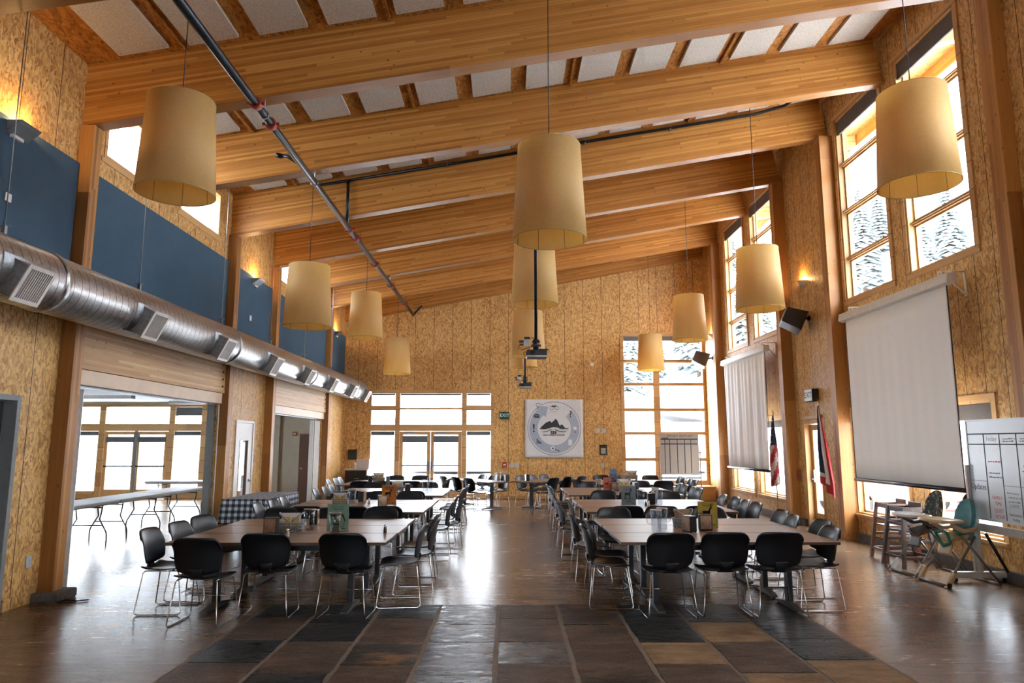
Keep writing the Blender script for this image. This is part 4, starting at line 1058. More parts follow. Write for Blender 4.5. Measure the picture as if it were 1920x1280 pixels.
# banner
M['banner'] = plain('banner_vinyl', (.62,.625,.63), .5, var=.05, nscale=2.5)
M['ink'] = plain('banner_ink', (.022,.026,.03), .6)
M['ring'] = plain('banner_ring', (.34,.39,.47), .6, var=.06)
M['inner'] = plain('banner_inner', (.66,.665,.67), .6, var=.03)
bx, bz, half = 1.45, 2.215, .93
bn = thing('wall_banner', 'square pale banner with a mountain logo and ring of icons on the end wall', 'banner', (bx, YE-.03, bz))
def bcl(u, v): x, z = (u-.5)*2*half, (v-.5)*2*half; c_ = abs(2*u-1)*abs(2*v-1); return (x, -.004-.012*c_**3, z)
b = MB(); b.sheet(20, 20, bcl, .004); b.build('banner_cloth', M['banner'], bn)
UQ = 1.86/1110
def bp(x, y): return ((x-635)*UQ, -(y-630)*UQ)
def annulus(b, r0, r1, a0, a1, n, y, th, m=0, cx=0, cz=0):
    for k in range(n):
        p, q = a0+(a1-a0)*k/n, a0+(a1-a0)*(k+1)/n
        b.prism([(cx+r0*math.cos(p),cz+r0*math.sin(p)),(cx+r1*math.cos(p),cz+r1*math.sin(p)),(cx+r1*math.cos(q),cz+r1*math.sin(q)),(cx+r0*math.cos(q),cz+r0*math.sin(q))], th, m, y0=y)
D2 = math.radians
c0 = bp(640,628)
b = MB(); annulus(b, .535, .80, D2(128), D2(405), 60, -.020, .001, 0, *c0)
b.prism([bp(*p) for p in ((330,190),(520,215),(480,415),(430,370),(380,420),(300,300))], .001, y0=-.0195); b.build('ring_band', M['ring'], bn)
b = MB(); annulus(b, .843, .855, D2(-235), D2(112), 90, -.022, .001, 0, *c0)
pts = [(440,168),(410,172),(330,150),(300,155),(290,180),(325,235),(300,255)]
for i in range(len(pts)-1):
    p, q = Vector(bp(*pts[i])), Vector(bp(*pts[i+1])); d_ = (q-p).normalized(); n_ = Vector((-d_.y,d_.x))*.006
    b.prism([tuple(p+n_),tuple(q+n_),tuple(q-n_),tuple(p-n_)], .001, y0=-.022)
b.build('outline', M['ink'], bn)
b = MB()
for poly in ([(360,640),(400,590),(480,520),(560,485),(585,515),(600,560),(560,625),(450,648)], [(590,520),(670,445),(700,480),(735,560),(745,590),(700,612),(620,603),(560,622),(580,560)],
             [(735,585),(785,550),(820,585),(850,625),(820,645),(760,640),(705,615)], [(845,626),(915,624),(905,640),(830,645)],
             [(365,680),(420,693),(500,680),(560,650),(620,640),(560,665),(500,695),(430,702)], [(620,640),(680,652),(750,682),(830,686),(905,662),(840,698),(750,696),(680,668)]):
    b.prism([bp(*p) for p in poly], .001, y0=-.022)
b.build('mountain_logo', M['ink'], bn)
txt('lettering', 'tss', .175, M['ink'], bn, (bp(628,698)[0], -.022, bp(0,698)[1]), RF, bold=.006)
txt('lettering', 'teton science schools', .080, M['ink'], bn, (bp(630,752)[0], -.022, bp(0,752)[1]), RF, bold=.002)
txt('lettering', '?', .28, M['ink'], bn, (bp(955,360)[0], -.023, bp(0,362)[1]), RF, bold=.004)
txt('lettering', '!', .36, M['ink'], bn, (bp(248,630)[0], -.023, bp(0,632)[1]), RF, bold=.008)
b = MB()
for cx in (590,690):
    p = bp(cx,242); annulus(b, .052, .062, 0, 2*PI, 20, -.023, .001, 0, *p)
b.prism([bp(*p) for p in ((575,215),(605,186),(635,200),(665,186),(702,215),(660,212),(635,232),(612,212))], .001, y0=-.023)
p = bp(300,392); b.prism([(p[0]+.10*math.cos(a), p[1]+.062*math.sin(a)) for a in [2*PI*k/20 for k in range(20)]], .001, y0=-.023)
b.prism([bp(*q) for q in ((320,420),(360,438),(350,400))], .001, y0=-.0232)
for k, (x, h_) in enumerate(((312,95),(342,66),(366,40),(388,22))): b.prism([bp(x-9,918),bp(x+9,918),bp(x+9,918-h_),bp(x-9,918-h_)], .001, y0=-.023)
b.prism([bp(*q) for q in ((650,1015),(742,1055),(736,1068),(645,1028))], .001, y0=-.023); p = bp(610,1005); annulus(b, .0, .03, 0, 2*PI, 12, -.0235, .001, 0, *p)
b.prism([bp(*q) for q in ((1018,690),(1054,690),(1036,712))], .001, y0=-.023); b.build('icon_print', M['ink'], bn)
b = MB()
for x in (270,298,330): p = bp(x,390); annulus(b, 0, .014, 0, 2*PI, 8, -.0245, .001, 0, *p)
p = bp(1036,625); annulus(b, 0, .058, 0, 2*PI, 16, -.0225, .001, 0, *p); b.prism([bp(*q) for q in ((905,840),(978,840),(978,945),(905,945))], .001, y0=-.0225)
p = bp(610,1005); annulus(b, .03, .065, 0, 2*PI, 16, -.0228, .001, 0, *p); b.build('icon_print', M['inner'], bn)
b = MB()
for x, y, l in ((640,312,100),(275,462,80),(250,745,100),(405,970,160),(640,1080,150),(1000,450,110),(1020,740,140),(895,968,90),(940,828,60)):
    p = bp(x,y); b.prism([(p[0]-l*UQ/2,p[1]-.007),(p[0]+l*UQ/2,p[1]-.007),(p[0]+l*UQ/2,p[1]+.007),(p[0]-l*UQ/2,p[1]+.007)], .001, y0=-.0225)
b.build('caption_lettering', M['ring'], bn)

# report board on an easel before the end window
M['kraft'] = plain('report_board', (.33,.27,.22), .7, var=.05)
M['tape'] = plain('board_tape', (.02,.026,.032), .6)
rb = thing('report_board', 'large brown report board with dark tape columns before the tall end window', 'board', (5.08, 20.9, 0))
b = MB(); b.box((-.57,-.015,.83),(.58,.015,2.04)); b.build('board_panel', M['kraft'], rb, bevel=.004)
b = MB()
for z in (1.865,1.725): b.box((-.55,-.0185,z-.018),(.54,-.015,z+.018))
for x, w_ in ((-.43,.011),(-.29,.013),(-.06,.013),(.155,.014),(.345,.013)): b.box((x-w_,-.018,.87),(x+w_,-.0155,1.85))
b.build('tape_lines', M['tape'], rb)
M['marker'] = plain('marker_brown', (.10,.065,.045), .7); M['marker_red'] = plain('marker_red', (.42,.07,.04), .7); M['marker_green'] = plain('marker_green', (.08,.23,.16), .7); M['marker_grey'] = plain('marker_grey', (.20,.21,.23), .7); M['marker_dark'] = plain('marker_dark', (.03,.035,.045), .7)
txt('lettering', 'SPORT REPORT', .115, M['marker'], rb, (.03,-.0165,1.955), RF)
b = MB(); b.box((-.52,-.018,1.885),(-.33,-.0155,1.91)); b.build('underline', M['tape'], rb)
b = MB()
for x0, x1 in ((-.42,-.31),(-.26,-.1),(-.03,.1),(.19,.3),(.39,.5)): b.box((x0,-.017,1.77),(x1,-.0155,1.776)); b.box((x0+.02,-.017,1.80),(x1-.01,-.0155,1.806))
b.build('note_lines', M['marker'], rb)
b = MB()
for x in (-.60,.62):
    b.cyl((x,.02,.05),(x,.02,1.47),.018,8); b.box((x-.03,-.32,.0),(x+.03,.32,.05)); b.sphere((x,.02,1.48),.035,10)
b.box((-.6,.0,.70),(.62,.04,.76)); b.build('easel_frame', M['grey_frame'], rb)

o = MB().tube([(-5.27,6.55,zceil(-5.27)-.02),(-5.05,6.62,zceil(-5.05)-.015),(-4.82,6.6,zceil(-4.82)-.02)], .018, 8).build('ceiling_cable', M['black'])
tag(o, 'short black cable across the reddish ceiling boards above the nearest blue panel', 'cable')
o = MB().tube([(XL+.30,8.2,.012),(XL+.36,8.16,.010),(XL+.50,8.10,.010),(XL+.58,8.16,.010),(XL+.42,8.02,.010),(XL+.36,7.98,.010)], .008, 6).build('floor_cable', M['black'])
tag(o, 'thin dark cable curled on the floor beside the concrete footing of the nearest post', 'cable')
# ---------------------------------------------------------------- window bench, cabinet, flags, boards, high chairs
o = thing('window_bench', 'low honey-coloured wooden bench box in the corner under the tall end window', 'bench', (5.45, 21.9, 0))
b = MB(); b.box((-.85,-.32,.0),(.86,.44,.40)); b.build('bench_box', M['pine_x'], o, bevel=.006)
b = MB(); b.box((-.87,-.35,.401),(.88,.44,.44)); b.build('bench_seat', M['pine_x'], o, bevel=.006)
cb = thing('black_cabinet', 'black cabinet with pale top edge in the far corner beside the end doors', 'cabinet', (-4.66, 21.85, 0))
b = MB(); b.box((-.34,-.30,.04),(.31,.30,.93)); b.build('cabinet_body', M['black'], cb, bevel=.01)
b = MB(); b.box((-.36,-.32,.93),(.36,.31,.965)); b.build('cabinet_top', M['proj_grey'], cb, bevel=.004)
b = MB(); b.box((-.31,-.315,.50),(.28,-.30,.90)); dr_ = b.build('door', M['black_metal'], cb, bevel=.004)
b = MB(); b.tube([(-.05,-.32,.68),(.02,-.335,.685),(.10,-.32,.68)],.01,6); b.build('handle', M['steel'], dr_)
b = MB(); b.box((.31,-.29,.06),(.345,.28,.93)); b.build('side_panel', M['white_paint'], cb)
o = MB().box((-.19,-.02,0),(.19,.10,.29), M=Matrix.Rotation(-.12,4,'X')).build('paper_stack', plain('paper_pinkish', (.56,.50,.50), .7, var=.08), loc=(-4.52,21.85,.972), bevel=.004)
tag(o, 'stack of pinkish papers standing on the black corner cabinet', 'papers')
o = thing('trinket', 'small cream figurine beside the papers on the black corner cabinet', 'figurine', (-4.75,21.8,.966))
b = MB(); b.lathe([(.001,0),(.05,0),(.03,.08),(.05,.13),(.03,.19),(.001,.2)], 12); b.build('figure', M['bracket'], o)

M['flag_red'] = plain('flag_red', (.38,.018,.022), .75); M['flag_white'] = plain('flag_white', (.62,.52,.46), .75); M['flag_blue'] = plain('flag_navy', (.012,.02,.05), .75); M['brass'] = plain('brass', (.55,.36,.12), .35, .8)
M['pole_wood'] = plain('pole_oak', (.42,.25,.10), .45)
def flagpole(name, lab, x, y, h):
    f = thing(name, lab, 'flag', (x,y,0), 0, 'flags on floor stands')
    b = MB(); b.cyl((0,0,.05),(0,0,h),.014,10); b.build('pole', M['pole_wood'], f)
    b = MB(); b.lathe([(.001,h+.12),(.012,h+.07),(.022,h+.03),(.01,h),(.016,h-.02)], 10); b.build('finial', M['brass'], f)
    b = MB(); b.lathe([(.001,0),(.16,0),(.16,.02),(.05,.05),(.03,.14),(.001,.14)], 20); b.build('stand', M['brass'], f)
    return f
p = at(1455, 775, 0, 6.05)
f = flagpole('striped_flag', 'draped red and white striped flag with starred navy canton beside the far screen', 5.98, p.y, p.z-.02)
h = p.z-.02
def drape(u, v):
    w = .05+.30*min(1,v*1.5)**.8; s = math.sin(u*PI*5)
    return (-.02-.06*min(1,v*2)*s, (.5-u)*w*1.05-.02, h-.02-1.60*v+.10*u*v*v)
def sm(u, v): return 2 if v < .42 else (0 if int((u*1.0+v*.55)*11) % 2 else 1)
b = MB(); b.sheet(44, 40, drape, .004, mf=sm); fl_ = b.build('flag_cloth', [M['flag_red'], M['flag_white'], M['flag_blue']], f)
b = MB(); rs = random.Random(3)
for j in range(7):
    for i in range(3):
        u, v = .2+.3*i+(.15 if j % 2 else 0), .08+j*.05
        if u > .9: continue
        q = Vector(drape(u, v)); r = .017
        b.add([q+Vector((-.010, r*math.sin(a)*(1 if k % 2 else .4), r*math.cos(a)*(1 if k % 2 else .4))) for k, a in enumerate([PI*k/5 for k in range(10)])] + [q+Vector((-.004, r*math.sin(a)*(1 if k % 2 else .4), r*math.cos(a)*(1 if k % 2 else .4))) for k, a in enumerate([PI*k/5 for k in range(10)])], [tuple(range(10)), tuple(range(19,9,-1))]+[(i_, (i_+1)%10, (i_+1)%10+10, i_+10) for i_ in range(10)])
b.build('stars', plain('flag_star', (.7,.68,.66), .7), fl_)
p = at(1541, 757, 0, 6.05)
f = flagpole('navy_flag', 'draped navy flag with white and red border beside the side door', 5.98, p.y, p.z-.02); h = p.z-.02
def drape2(u, v):
    w = .05+.42*min(1,v*1.15)**.9; s = math.sin(u*PI*4)
    return (-.02-.05*min(1,v*2)*s, .02-u*w, h-.02-(1.42+.30*u)*v)
def sm2(u, v): return 0 if (u > .76 or v > .90) else (1 if (u > .66 or v > .84) else 2)
b = MB(); b.sheet(40, 40, drape2, .004, mf=sm2); b.build('flag_cloth', [M['flag_red'], M['flag_white'], M['flag_blue']], f)
b = MB()
b.sheet(8, 6, lambda u, v: (.03+.012*math.sin(u*7), .06+.07*u, h-.93-.16*v), .004); b.build('flag_tail', M['flag_red'], f)

# rolling whiteboard, seen edge-on
M['board_white'] = plain('whiteboard_face', (.50,.525,.545), .22, var=.05, nscale=1.6, spec=.6)
M['alu'] = plain('board_frame', (.42,.43,.43), .4, .5)
M['painted_wood'] = plain('stand_painted', (.46,.45,.42), .55, var=.1)
wb = thing('rolling_whiteboard', 'rolling whiteboard with a taped schedule grid before the nearest lower window', 'whiteboard', (6.03, 8.26, 0))
Lh, z0, z1 = .92, .80, 2.035
b = MB(); b.box((-.012,-Lh,z0),(.012,Lh,z1)); b.build('board_panel', M['board_white'], wb)
b = MB()
for q in (-Lh-.012, Lh-.012): b.box((-.02,q,z0-.012),(.02,q+.024,z1+.012))
for q in (z0-.014, z1-.010): b.box((-.0195,-Lh+.012,q),(.0195,Lh-.012,q+.024))
b.build('board_frame', M['alu'], wb)
b = MB(); ys = [.60,.315,.03,-.26,-.55]
for z in (1.865,1.735): b.box((-.0145,-Lh+.015,z-.008),(-.012,Lh-.015,z+.008))
for y in ys: b.box((-.014,y-.007,z0+.02),(-.0125,y+.007,1.865))
b.box((-.0138,.60,1.275),(-.0125,Lh-.015,1.280)); b.box((-.0138,-.26,1.235),(-.0125,.31,1.240)); b.build('grid_tape', M['tape'], wb)
def scr(s, y, z, sz, m, sq=.9): return txt('handwriting', s, sz, m, wb, (-.0128, y, z), RX, ext=.0004, squeeze=sq)
scr('Updates', .77, 1.20, .105, M['marker_dark'], .8); scr('Friday', .46, 1.80, .085, M['marker_grey'])
b = MB(); rs = random.Random(9)
def scribble(y, z, w, n, dz):
    for k in range(n):
        x = y+w/2-rs.random()*.03; zz = z-k*dz
        while x > y-w/2:
            l = .02+rs.random()*.03; b.box((-.0136,x-l,zz-.006),(-.0126,x,zz+.006+.008*rs.random())); x -= l+.012
scribble(.17,1.80,.2,2,.03); scribble(-.12,1.80,.2,2,.03); scribble(.17,1.15,.2,2,.05); scribble(.17,1.05,.22,1,.05); scribble(-.12,1.2,.2,4,.06); scribble(.46,1.38,.2,2,.05); b.build('handwriting', M['marker_grey'], wb)
b = MB(); scribble(.46,1.52,.2,1,.05); scribble(-.12,1.48,.2,2,.06); b.build('handwriting', M['marker_red'], wb)
scr('FAMILY', .45, 1.08, .062, M['marker_red']); scr('TIME', .44, 1.01, .062, M['marker_red']); scr('QUIET', .44, .925, .066, M['marker_red']); scr('HOUR', .43, .855, .066, M['marker_red'])
scr('COFFEE', .17, 1.00, .055, M['marker_green'])
scr('Environment', .16, .90, .05, M['marker_dark'], .8); scr('Finding', .16, .845, .05, M['marker_dark'], .8)
for y in (.90,-.90):
    b = MB(); b.box((-.025,y-.02,.06),(.025,y+.02,z0-.013)); b.box((-.06,y+.0165 if y > 0 else y-.0565,.06),(-.021,y+.0565 if y > 0 else y-.0165,1.47)); b.build('stand_post', M['painted_wood'], wb, bevel=.004)
for y in (.90,-.90):
    b = MB(); b.box((-.37,y-.035,.055),(.31,y+.035,.13)); b.build('stand_foot', M['painted_wood'], wb, bevel=.006)
b = MB(); b.box((-.03,-.88,.64),(.03,.88,.74)); b.build('stand_rail', M['painted_wood'], wb, bevel=.004)
for y in (.80,-.80): b = MB(); b.tube([(.03,y,.62),(.27,y,.14)],.02,8); b.build('stand_brace', M['pipe'], wb)
for y in (.90,-.90):
    for x in (-.34,.28): b = MB(); b.tube([(x,y-.015,.028),(x,y+.015,.028)],.028,12); b.build('caster', M['black'], wb)

# wooden high chairs (one pushed against the other)
M['hc_dark'] = plain('highchair_walnut', (.055,.026,.016), .4, var=.2); M['hc_red'] = plain('highchair_cherry', (.14,.055,.03), .4, var=.2)
def wood_high(x, y, rz, m, lab):
    h = thing('wooden_high_chair', lab, 'high chair', (x,y,0), rz, 'wooden high chairs')
    def leg(sx, sy):
        b = MB(); p0 = Vector((sx*.25, sy*.25, 0)); p1 = Vector((sx*.15, sy*.175, .84)); w = .022
        b.add([p0+Vector((a*w*1.1,c_*w,0)) for a, c_ in ((-1,-1),(1,-1),(1,1),(-1,1))]+[p1+Vector((a*w*1.1,c_*w,0)) for a, c_ in ((-1,-1),(1,-1),(1,1),(-1,1))], [(3,2,1,0),(4,5,6,7),(0,1,5,4),(1,2,6,5),(2,3,7,6),(3,0,4,7)]); return b
    for sx in (-1,1):
        for sy in (-1,1): leg(sx,sy).build('leg', m, h, bevel=.004)
    def lvl(z): t = z/.84; return .25-.10*t, .25-.075*t
    for z, hh in ((.14,.04),(.36,.04),(.60,.04),(.80,.07)):
        a, c_ = lvl(z)
        for s in (-1,1):
            b = MB(); b.box((-a,s*c_-.014,z-hh/2),(a,s*c_+.014,z+hh/2)); b.build('side_rail', m, h, bevel=.003)
        if z < .5 or z > .7:
            b = MB(); b.box((a-.014,-c_,z-hh/2),(a+.014,c_,z+hh/2)); b.build('back_rail', m, h, bevel=.003)
        if z < .2 or z > .55:
            b = MB(); b.box((-a-.013,-c_,z-hh/2),(-a+.013,c_,z+hh/2)); b.build('front_rail', m, h, bevel=.003)
    b = MB(); a, c_ = lvl(.5); b.box((-a+.02,-c_+.016,.49),(a-.016,c_-.016,.51)); b.build('seat', m, h)
    b = MB(); b.box((.13,-.15,.56),(.15,.15,.90)); b.build('backrest', m, h, bevel=.01)
wood_high(5.80, 10.36, .06, M['hc_dark'], 'dark brown wooden high chair under the large screen')
wood_high(5.92, 10.95, -.05, M['hc_red'], 'reddish wooden high chair mostly hidden behind the dark wooden one')
# folding plastic high chairs
def m_floral():
    t = NT('floral_cushion'); v = t.voro(t.coords((38,38,38)), 1)
    t.set(Base_Color=t.ramp(t.sep(v)[0], [(0,(.01,.016,.016)),(.55,(.02,.03,.03)),(.72,(.20,.22,.17)),(.86,(.24,.07,.05)),(.95,(.05,.13,.11))], 'CONSTANT'), Roughness=.7); return t.mat
M['floral'] = m_floral(); M['beige'] = plain('beige_plastic', (.50,.36,.19), .35, var=.05); M['tray_grey'] = plain('tray_plastic', (.52,.50,.48), .3, var=.04); M['teal'] = plain('teal_pad', (.035,.15,.16), .6, var=.3, nscale=9); M['strap'] = plain('green_strap', (.03,.17,.11), .6)
M['hc_steel'] = plain('highchair_tube', (.15,.14,.135), .35, .5); M['hc_dark_seat'] = plain('dark_seat', (.075,.062,.055), .4)
def plastic_high(x, y, rz, tray, seat, back, lab, strap=None, backz=1.06):
    h = thing('folding_high_chair', lab, 'high chair', (x,y,0), rz, 'folding plastic high chairs')
    for s in (-1,1): b = MB(); b.tube([(-.36,s*.27,.03),(.08,s*.22,.60)],.016,8); b.build('front_leg', M['hc_steel'], h)
    b = MB()
    for s in (-1,1): b.tube([(.34,s*.25,.02),(-.10,s*.24,.60)],.016,8)
    b.cyl((.34,-.25,.02),(.34,.25,.02),.016,8); b.build('rear_leg', M['hc_steel'], h)
    b = MB(); b.cyl((-.37,-.27,.02),(-.37,.27,.02),.018,8); b.build('front_rail', M['hc_steel'], h)
    for s in (-1,1):
        b = MB(); b.prism([(-.40,.0),(-.33,.0),(-.24,.16),(-.28,.17)], .05, M=Matrix.Translation((0,s*.27-.025,0))); b.build('foot_cap', tray, h, bevel=.006)
    for s in (-1,1): b = MB(); b.tube([(-.36,s*.30-.012,.03),(-.36,s*.30+.012,.03)],.03,12); b.build('wheel', M['black'], h)
    def tr(u, v):
        a = 2*PI*u; rr = v; c_, s_ = math.cos(a), math.sin(a); n = 1/max(.6,(abs(c_)**3+abs(s_)**3)**(1/3))
        return (-.20+.19*rr*c_*n, .29*rr*s_*n, .765+.018*max(0,(v-.82)/.18))
    b = MB(); b.sheet(40, 8, tr, .026); b.build('tray', tray, h)
    def st(u, v):
        yy = (u-.5)*2; return (-.15+.27*v, yy*.155, .545-.05*(1-v)**2+.07*yy*yy)
    b = MB(); b.sheet(10, 8, st, .02)
    b.sheet(8, 6, lambda u, v: (-.15-.04*v, (u-.5)*.24, .495-.14*v), .02); b.build('seat', seat, h)
    def bk(u, v):
        yy = (u-.5)*2; w = .17*(1-.35*max(0,(v-.6)/.4)**2); return (.11+.10*v-.05*yy*yy, yy*w, .54+(backz-.54)*v-.05*yy*yy*v)
    b = MB(); b.sheet(12, 14, bk, .045); b.build('seat_back', back, h)
    for s in (-1,1): b = MB(); b.tube([(-.2,s*.20,.735),(-.05,s*.21,.66),(.12,s*.20,.68)],.03,8); b.build('arm', seat, h)
    if strap:
        b = MB(); b.tube([(-.16,-.10,.50),(-.20,-.12,.62),(-.17,0,.64),(-.2,.12,.62),(-.16,.10,.50),(-.19,0,.46)],.022,8, closed=True); b.build('harness', strap, h)
plastic_high(5.72, 9.76, .04, M['tray_grey'], M['hc_dark_seat'], M['floral'], 'folding high chair with dark floral cushion and pale tray beside the wooden one', backz=1.10)
plastic_high(5.72, 9.10, .05, M['beige'], M['beige'], M['teal'], 'folding high chair with beige tray and seat and teal back beside the whiteboard', strap=M['strap'], backz=1.04)

# ---------------------------------------------------------------- table-top things
M['disp_black'] = plain('dispenser_black', (.014,.015,.017), .35); M['disp_face'] = plain('dispenser_face', (.36,.24,.16), .25, .3, var=.25); M['basket'] = plain('basket_grey', (.20,.225,.24), .5); M['paper'] = plain('paper_white', (.60,.58,.58), .8, var=.06); M['menu_yellow'] = plain('menu_yellow', (.55,.36,.05), .6, var=.3, nscale=20)
M['acrylic'] = m_glass('acrylic', (.9,.92,.92)); M['salt'] = plain('salt_white', (.6,.56,.52), .5); M['pepper'] = plain('pepper_dark', (.07,.055,.045), .5)
TZ = .7355
def on(px, py): p = at(px, py, 2, TZ); return p.x, p.y
def dispenser(px, py, rz, lab):
    x, y = on(px, py); o = thing('napkin_dispenser', lab, 'napkin dispenser', (x,y,TZ), rz, 'napkin dispensers on the tables')
    b = MB(); b.box((-.048,-.075,.008),(.048,.075,.185)); b.build('dispenser_body', M['disp_black'], o, bevel=.006)
    b = MB()
    for s in (-1,1): b.box((s*.0485,-.062,.02),(s*.0515,.062,.175))
    b.build('dispenser_face', M['disp_face'], o)
    b = MB()
    for s in (-1,1):
        for t in (-1,1): b.cyl((s*.036,t*.06,0),(s*.036,t*.06,.009),.007,6)
    b.build('foot', M['black'], o)
def pitcher(px, py, rz, lab, h=.245):
    x, y = on(px, py); o = thing('water_pitcher', lab, 'pitcher', (x,y,TZ), rz, 'clear pitchers on the tables')
    b = MB(); b.lathe([(.001,.001),(.052,.001),(.056,.012),(.060,h*.6),(.066,h),(.062,h),(.056,h*.6),(.051,.014),(.001,.012)], 24); b.build('pitcher_body', M['clear'], o)
    b = MB(); b.tube([(.061,0,h*.86),(.10,0,h*.84),(.115,0,h*.62),(.10,0,h*.38),(.06,0,h*.34)],.009,8); b.build('handle', M['clear'], o)
    b = MB(); b.tube([(.0645*math.cos(a),.0645*math.sin(a),h) for a in [2*PI*k/24 for k in range(24)]],.003,6,closed=True); b.build('rim', M['tray_grey'], o)
def basket(px, py, rz, lab, paper='paper', sc=1.0):
    x, y = on(px, py); o = thing('caddy_basket', lab, 'basket', (x,y,TZ), rz, 'grey caddy baskets on the tables'); o.scale = (sc,sc,sc)
    b = MB(); A, B_, h = .135, .085, .125; n = 28
    def ring(t, k): a = 2*PI*k/n; e = .55; c_, s_ = math.cos(a), math.sin(a); g = .86+.14*t; return Vector((A*g*math.copysign(abs(c_)**e,c_), B_*g*math.copysign(abs(s_)**e,s_), h*t))
    for t in (.03,.30,.58,.86): b.tube([ring(t,k) for k in range(n)], .008 if t < .8 else .012, 6, closed=True)
    for k in range(n): b.tube([ring(.02,k),ring(.5,k),ring(.95,k)], .0055, 5)
    b.box((-A*.82,-B_*.8,.002),(A*.82,B_*.8,.01)); b.build('basket_body', M['basket'], o)
    b = MB()
    for s in (-1,1): b.tube([(s*A*.97*math.cos(a)*.98, .0+B_*.8*math.sin(a) , h+.085*abs(math.cos(a*1.0))*0+ .085*math.sin(a)*0+.09*math.sin(PI*k/10)) for k, a in enumerate([(-PI/2+PI*k/10)*.9 for k in range(11)])], .010, 6)
    b.build('basket_handle', M['basket'], o)
    b = MB(); b.box((-.11,.005,.032),(.10,.012,.215), M=Matrix.Rotation(-.12,4,'X')); b.box((-.09,-.02,.028),(.11,-.014,.20), M=Matrix.Rotation(-.05,4,'X')); b.build('menu_sheets', M[paper], o)
    if paper == 'paper':
        b = MB(); b.box((-.09,-.034,.03),(-.005,-.03,.175)); b.box((.01,-.034,.03),(.095,-.03,.17)); b.build('menu_card', M['menu_yellow'], o)
def shaker(px, py, m, lab):
    x, y = on(px, py); o = thing('shaker', lab, 'shaker', (x,y,TZ), 0, 'salt and pepper shakers')
    b = MB(); b.lathe([(.001,.001),(.019,.001),(.020,.03),(.016,.055),(.015,.062)], 12); b.build('shaker_jar', M[m], o)
    b = MB(); b.lathe([(.0165,.060),(.0175,.075),(.012,.088),(.001,.09)], 12); b.build('shaker_cap', M['chrome'], o)
def beast(b, cx, cz, s, kind):
    P = lambda pts: b.prism([(cx+x*s, cz+z*s) for x, z in pts], .0008, y0=-.0058)
    P([(-.42,.10),(-.46,.30),(-.30,.36),(.10,.33),(.22,.42),(.34,.38),(.30,.12),(.12,.06),(-.2,.04)])
    P([(.18,.36),(.28,.62),(.40,.72),(.55,.60),(.52,.54),(.40,.56),(.34,.36)])
    for x, d in ((-.40,-.03),(-.28,.02),(.16,-.02),(.27,.03)): P([(x-.045,.12),(x+.055,.12),(x+.03+d,-.42),(x-.03+d,-.42)])
    P([(-.44,.30),(-.54,.22),(-.47,.20)])
    if kind == 'elk':
        for pts in ([(.36,.70),(.24,.98),(.02,1.02),(.04,.98),(.20,.93),(.31,.70)], [(.40,.70),(.50,.95),(.70,1.06),(.72,1.02),(.55,.91),(.46,.70)], [(.22,.95),(.16,1.10),(.20,1.10),(.27,.97)], [(.52,.92),(.50,1.10),(.54,1.10),(.58,.95)]): P(pts)
    elif kind == 'sheep':
        P([(.36,.72),(.28,.86),(.36,.94),(.50,.90),(.54,.74),(.46,.66),(.47,.78),(.40,.84),(.38,.80)])
    else:
        P([(.38,.70),(.34,1.02),(.37,1.02),(.43,.72)]); P([(.43,.70),(.46,1.0),(.49,1.0),(.47,.70)])
def bird(b, cx, cz, s):
    b.prism([(cx+x*s, cz+z*s) for x, z in ((-.1,.55),(.06,.42),(.30,.48),(.12,.34),(.14,.15),(.42,-.45),(.30,-.42),(.05,-.02),(-.05,.2))], .0008, y0=-.0058)
def sign(px, py, w, h, col, kind, lab, words=None, rz=0):
    x, y = on(px, py); o = thing('table_sign', lab, 'table sign', (x,y,TZ), rz, 'coloured table signs')
    b = MB(); b.box((-w/2,-.0045,.004),(w/2,.003,h)); b.build('sign_card', col, o)
    b = MB(); b.box((-w/2-.008,-.0078,.0),(w/2+.008,-.0066,h+.008)); b.box((-w/2-.008,-.045,.0),(w/2+.008,.045,.003)); b.build('acrylic_holder', M['acrylic'], o)
    b = MB()
    if kind == 'bird': beast(b, -w*.22, h*.52, w*.30, 'deer'); bird(b, w*.22, h*.50, w*.36)
    elif kind: beast(b, -.01, h*.52, w*.50, kind)
    for k in range(3): q = .62-.08*k; b.box((-w*q/2,-.0056,h*.90-k*.016),(w*q/2,-.0048,h*.90-k*.016+.004))
    if not words: b.box((-w*.22,-.0056,h*.25),(w*.10,-.0048,h*.25+.012))
    b.box((w*.18,-.0056,h*.10),(w*.36,-.0048,h*.10+.008)); b.build('print', M['marker_dark'], o)
    for k, t in enumerate(words or []): txt('lettering', t, w*.135, M['marker_dark'], o, (0,-.0052,h*.34-k*w*.16), RF, ext=.0004, bold=.0006)
C_ = lambda n, c: plain('sign_'+n, c, .5, var=.03)
# first low-wall cluster
dispenser(508, 1001, PI/2, 'black napkin dispenser beside the yellow-papered basket on the first blue-panel-side tables')
basket(545, 997, .12, 'grey basket holding yellow menus on the first blue-panel-side tables')
pitcher(579, 994, 2.8, 'clear pitcher just behind the yellow-menu basket')
shaker(539, 1006, 'salt', 'white salt shaker in front of the yellow-menu basket')
sign(633, 996, .245, .31, C_('mint', (.27,.45,.34)), 'bird', 'mint green table sign with a bird print on the first blue-panel-side tables')
pitcher(627, 1003, .6, 'clear pitcher standing in front of the mint green sign')
shaker(722, 998, 'pepper', 'pepper shaker alone near the aisle end of the first blue-panel-side tables')
dispenser(589, 983, .1, 'napkin dispenser half hidden behind the pitcher on the first blue-panel-side tables')
